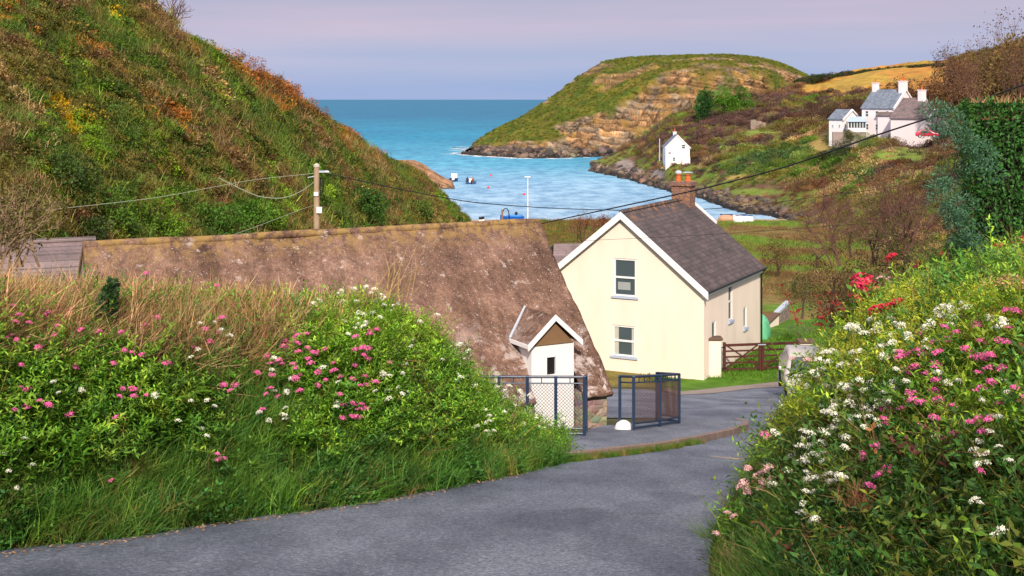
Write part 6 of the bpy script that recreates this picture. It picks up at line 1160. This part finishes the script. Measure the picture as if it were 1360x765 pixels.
# ---- hydrangea with red heads, other single plants
h0, p0 = hit(RBT, 1150, 395, 11.5); t = empty('hydrangea', h0-Vector((0, 0, .25)), 0, label='hydrangea bush with deep pink-red mophead flowers at the top left of the right bank', cat='hydrangea')
hyd = [head('mophead_%d' % k, M[c], r, 150) for k, (c, r) in enumerate((('red', .115), ('red', .085), ('mauve', .07), ('red', .055)))]; M['hyd'] = leafmat('hydrangea_red', (.62, .05, .12)); hyd[0].materials[0] = M['hyd']; hyd[1].materials[0] = M['hyd']
for (x, y), k in (((1146, 376), 0), ((1150, 385), 1), ((1138, 400), 1), ((1174, 373), 2), ((1220, 392), 2), ((1184, 342), 3), ((1212, 407), 3), ((1190, 404), 3), ((1172, 410), 3), ((1162, 412), 3)):
    h, hd = hit(RBT, x, y, 11.5); pass; q = bpy.data.objects.new('flower_head', hyd[k]); COL.objects.link(q); q.parent = t; q.location = hd-t.location; q.rotation_euler = (.6, .1, k*1.3); mk('stem', MB().tube([(random.uniform(-.1, .1), .1, 0), hd-t.location+Vector((0, .03, -.02))], .006, 4), M['bark_red'], t)
crown_obj('leaves', tuple(join_np([tuple([leafy_stems(16, .55, .15, .5, .22, .5, 6)][0])])), leafm((.09, .19, .025)), t); o = crown_obj('red_leaves', leafy_stems(12, .40, .10, .5, .25, .6, 5), leafm((.34, .03, .03)), t); o.location = (.0, -.1, .0)
def single(name, x, y, Yf, tree, parts, mat, label, cat, lift=0, fwd=.12):
    h, hd = hit(tree, x, y, Yf); t = empty(name, h+Vector((0, -fwd, lift)), 0, label=label, cat=cat)
    for pn, pr__, m_ in parts: crown_obj(pn, pr__, m_, t)
    return t
single('plant', 1286, 352, 9, RBT, [('leaves', leafy_stems(5, .30, .19, .45, .08, .6, 4), leafm((.30, .42, .04))), ('stems', strands(6, .3, .005, .03, .4), M['stem'])], None, 'plant with big pointed yellow-green leaves near the crest of the right bank', 'plant')
for x, y, c, lb in ((1290, 328, 'red', 'crimson geranium-like flowers left of the salmon cluster on the right crest'), (1303, 323, 'salmon', 'salmon pink flower cluster on the crest of the right bank'), (1328, 324, 'red', 'red flower pair right of the salmon cluster on the crest'), (1253, 336, 'salmon', 'orange-pink flowers above the big yellow-green leaves'), (1357, 321, 'red', 'dark red flower at the right edge of the crest'), (1222, 352, 'red', 'small red flowers between hydrangea and big yellow-green leaves')):
    h, hd = hit(RBT, x, y, 8.5); t = empty('flower_cluster', h-Vector((0, 0, .05)), 0, label=lb, cat='flowers', group='red flowers on the right crest')
    for k in range(3): q = bpy.data.objects.new('flower_head', head('%s_cluster_%d_%d' % (c, x, k), M[c], .055, 90)); COL.objects.link(q); q.parent = t; q.location = hd-t.location+Vector((random.uniform(-.06, .06), random.uniform(-.03, .03), random.uniform(-.04, .04))); mk('stem', MB().tube([(0, 0, 0), q.location], .003, 3), M['stem'], t)
    crown_obj('leaves', leafy_stems(3, .2, .06, .5, .04, .5, 4), leafm((.12, .22, .03)), t)
for x, y, lb in ((1305, 374, 'beige dry seedhead cluster, left one of two near the right edge'), (1345, 380, 'beige dry seedhead cluster at the right edge')):
    h, hd = hit(RBT, x, y, 8.3); t = empty('seedheads', hd, 0, label=lb, cat='seedheads', group='beige dry seedheads'); V, Fq, v = clump(420, 9, .10, rz=.5); crown_obj('seeds', (V*np.array([.17, .13, .12])*1., Fq, v), leafm((.52, .30, .18), .2), t); crown_obj('stems', strands(8, .14, .003, .03, .3), M['stem'], t)
h, hd = hit(RBT, 1150, 672, 8.4); t = empty('dry_tuft', h, 0, label='rusty brown dry tuft hanging in the dark lower part of the right bank', cat='dry plant'); V, Fq, v = strands(200, .17, .0025, .05, .8); crown_obj('stalks', (V, Fq, v), leafm((.20, .085, .04), .1), t); t.location = hd
h, hd = hit(RBT, 1265, 620, 7); t = empty('creeper', hd+Vector((0, .1, 0)), 0, label='dark red-leaved creeper in the shaded middle of the right bank', cat='creeper'); crown_obj('leaves', leafy_stems(9, .13, .05, .6, .14, .7, 4, .002), leafm((.13, .04, .035)), t); crown_obj('stems', strands(8, .12, .002, .1, .6), M['stem'], t)
# left bank: ivy-clad stump, fern, fennel tuft, leaning stalks
h, hd = hit(LBT, 135, 450, 12.3); t = empty('ivy_stump', h+Vector((0, -.05, -.1)), 0, label='leaning dark ivy-clad stump standing among the dry grass of the left bank', cat='stump'); top = P(150, 376, h.y-.1)-t.location; bs = P(128, 448, h.y-.15)-t.location
mk('stump', MB().tube([bs-Vector((0, 0, .2)), (bs+top)/2, top], .07, 7, .03), M['bark'], t); n = 1500; u = RS.rand(n); C = np.outer(1-u, bs)+np.outer(u, top)+rnd_dirs(n)*(.15*(1-u*.75))[:, None]; crown_obj('ivy', leaves(C, rnd_dirs(n, -.3), rnd_dirs(n)+np.array([0, -1, .3]), .05, .042, np.clip(.45+.25*RS.randn(n), 0, 1)), leafm((.035, .085, .025)), t)
def fern(n=9, ln=.5):
    pr_ = []
    for k in range(n):
        a = 2*PI*k/n+random.uniform(-.2, .2); m_ = 22; s = np.repeat(np.linspace(.12, 1, m_), 2); C = np.stack([np.cos(a)*s*ln, np.sin(a)*s*ln, .45*ln*np.sin(s*2.2)], -1); side = np.tile([1, -1], m_)[:, None]*np.array([-math.sin(a), math.cos(a), 0]); w_ = .11*np.sin(np.clip(1.05-s, 0, 1)*2.6)*ln/.5+.01
        pr_.append(leaves(C, side+np.array([math.cos(a), math.sin(a), 0])*.35, np.tile([0, 0, 1.], (2*m_, 1)), w_, .02, np.clip(.5+.15*RS.randn(2*m_), 0, 1)))
    return join_np(pr_)
single('fern', 232, 545, 12, LBT, [('fronds', fern(9, .42), leafm((.12, .26, .02)))], None, 'bright green fern left of the grassy hollow on the left bank', 'fern', .05, .2)
single('fern', 395, 588, 12, LBT, [('fronds', fern(8, .34), leafm((.09, .2, .02)))], None, 'smaller green fern right of the grassy hollow on the left bank', 'fern', .05, .2)
V, Fq, v = lobed((0, 0, .15), (.34, .25, .17), 1500, .05, 10, .18); single('fennel', 348, 412, 14, LBT, [('foliage', (V, Fq, v), leafm((.08, .24, .03))), ('stems', strands(10, .2, .004, .1, .3), M['stem'])], None, 'feathery bright green tuft on the crest of the left bank', 'plant', 0, .1)
single('leafy_clump', 75, 600, 11, LBT, [('leaves', leafy_stems(26, .42, .13, .30, .24, .5, 8), leafm((.10, .25, .02))), ('stems', strands(10, .4, .004, .1, .3), M['stem'])], None, 'big clump of long bright green leaves below the pink heads at lower left', 'plant', -.05, .15)
single('leafy_clump', 20, 655, 10.5, LBT, [('leaves', leafy_stems(20, .36, .08, .30, .2, .5, 8), leafm((.12, .24, .03))), ('stems', strands(10, .4, .004, .1, .3), M['stem'])], None, 'green leafy clump with white heads at the lower left edge of the photo', 'plant', -.05, .15)
for x, y, ym, lb in ((560, 470, 15.9, 'tan grass plumes leaning right over the crest above the dark hollow'), (655, 590, 17, 'long tan grass stalks leaning right near the end of the left bank'), (520, 385, 15.3, 'tan feathery plumes at the highest part of the green crest')):
    h, hd = hit(LBT, x, y, ym); t = empty('tall_grass', h, 0, label=lb, cat='grass clump', group='tall tan grasses on the left bank')
    V, Fq, v = strands(34, .75, .005, .14, .25); V = V+np.c_[V[:, 2]*.45, V[:, 0]*0, V[:, 0]*0]; crown_obj('stalks', (V, Fq, v), leafm((.42, .28, .13), .2), t)
# loose leaves and grit at the lane edge
n = 260; q = catmull(np.array([tuple(ground_px(a, b)) for a, b in ((0, 738), (150, 722), (300, 698), (420, 681), (520, 666), (600, 651), (700, 630))]), RS.rand(n)*6); q[:, 1] -= np.abs(RS.randn(n))*.12; q[:, 2] = gz(q[:, 1])+.028
V, Fq, v = leaves(q, rnd_dirs(n)*np.array([1, 1, .15]), np.tile([0., 0, 1], (n, 1)), .03+.03*RS.rand(n), .02, RS.rand(n)); o = crown_obj('fallen_leaves', (V, Fq, v), leafm((.36, .22, .13), .1)); tag(o, 'fallen leaves and grit along the left edge of the lane', 'leaves', None, 'stuff')
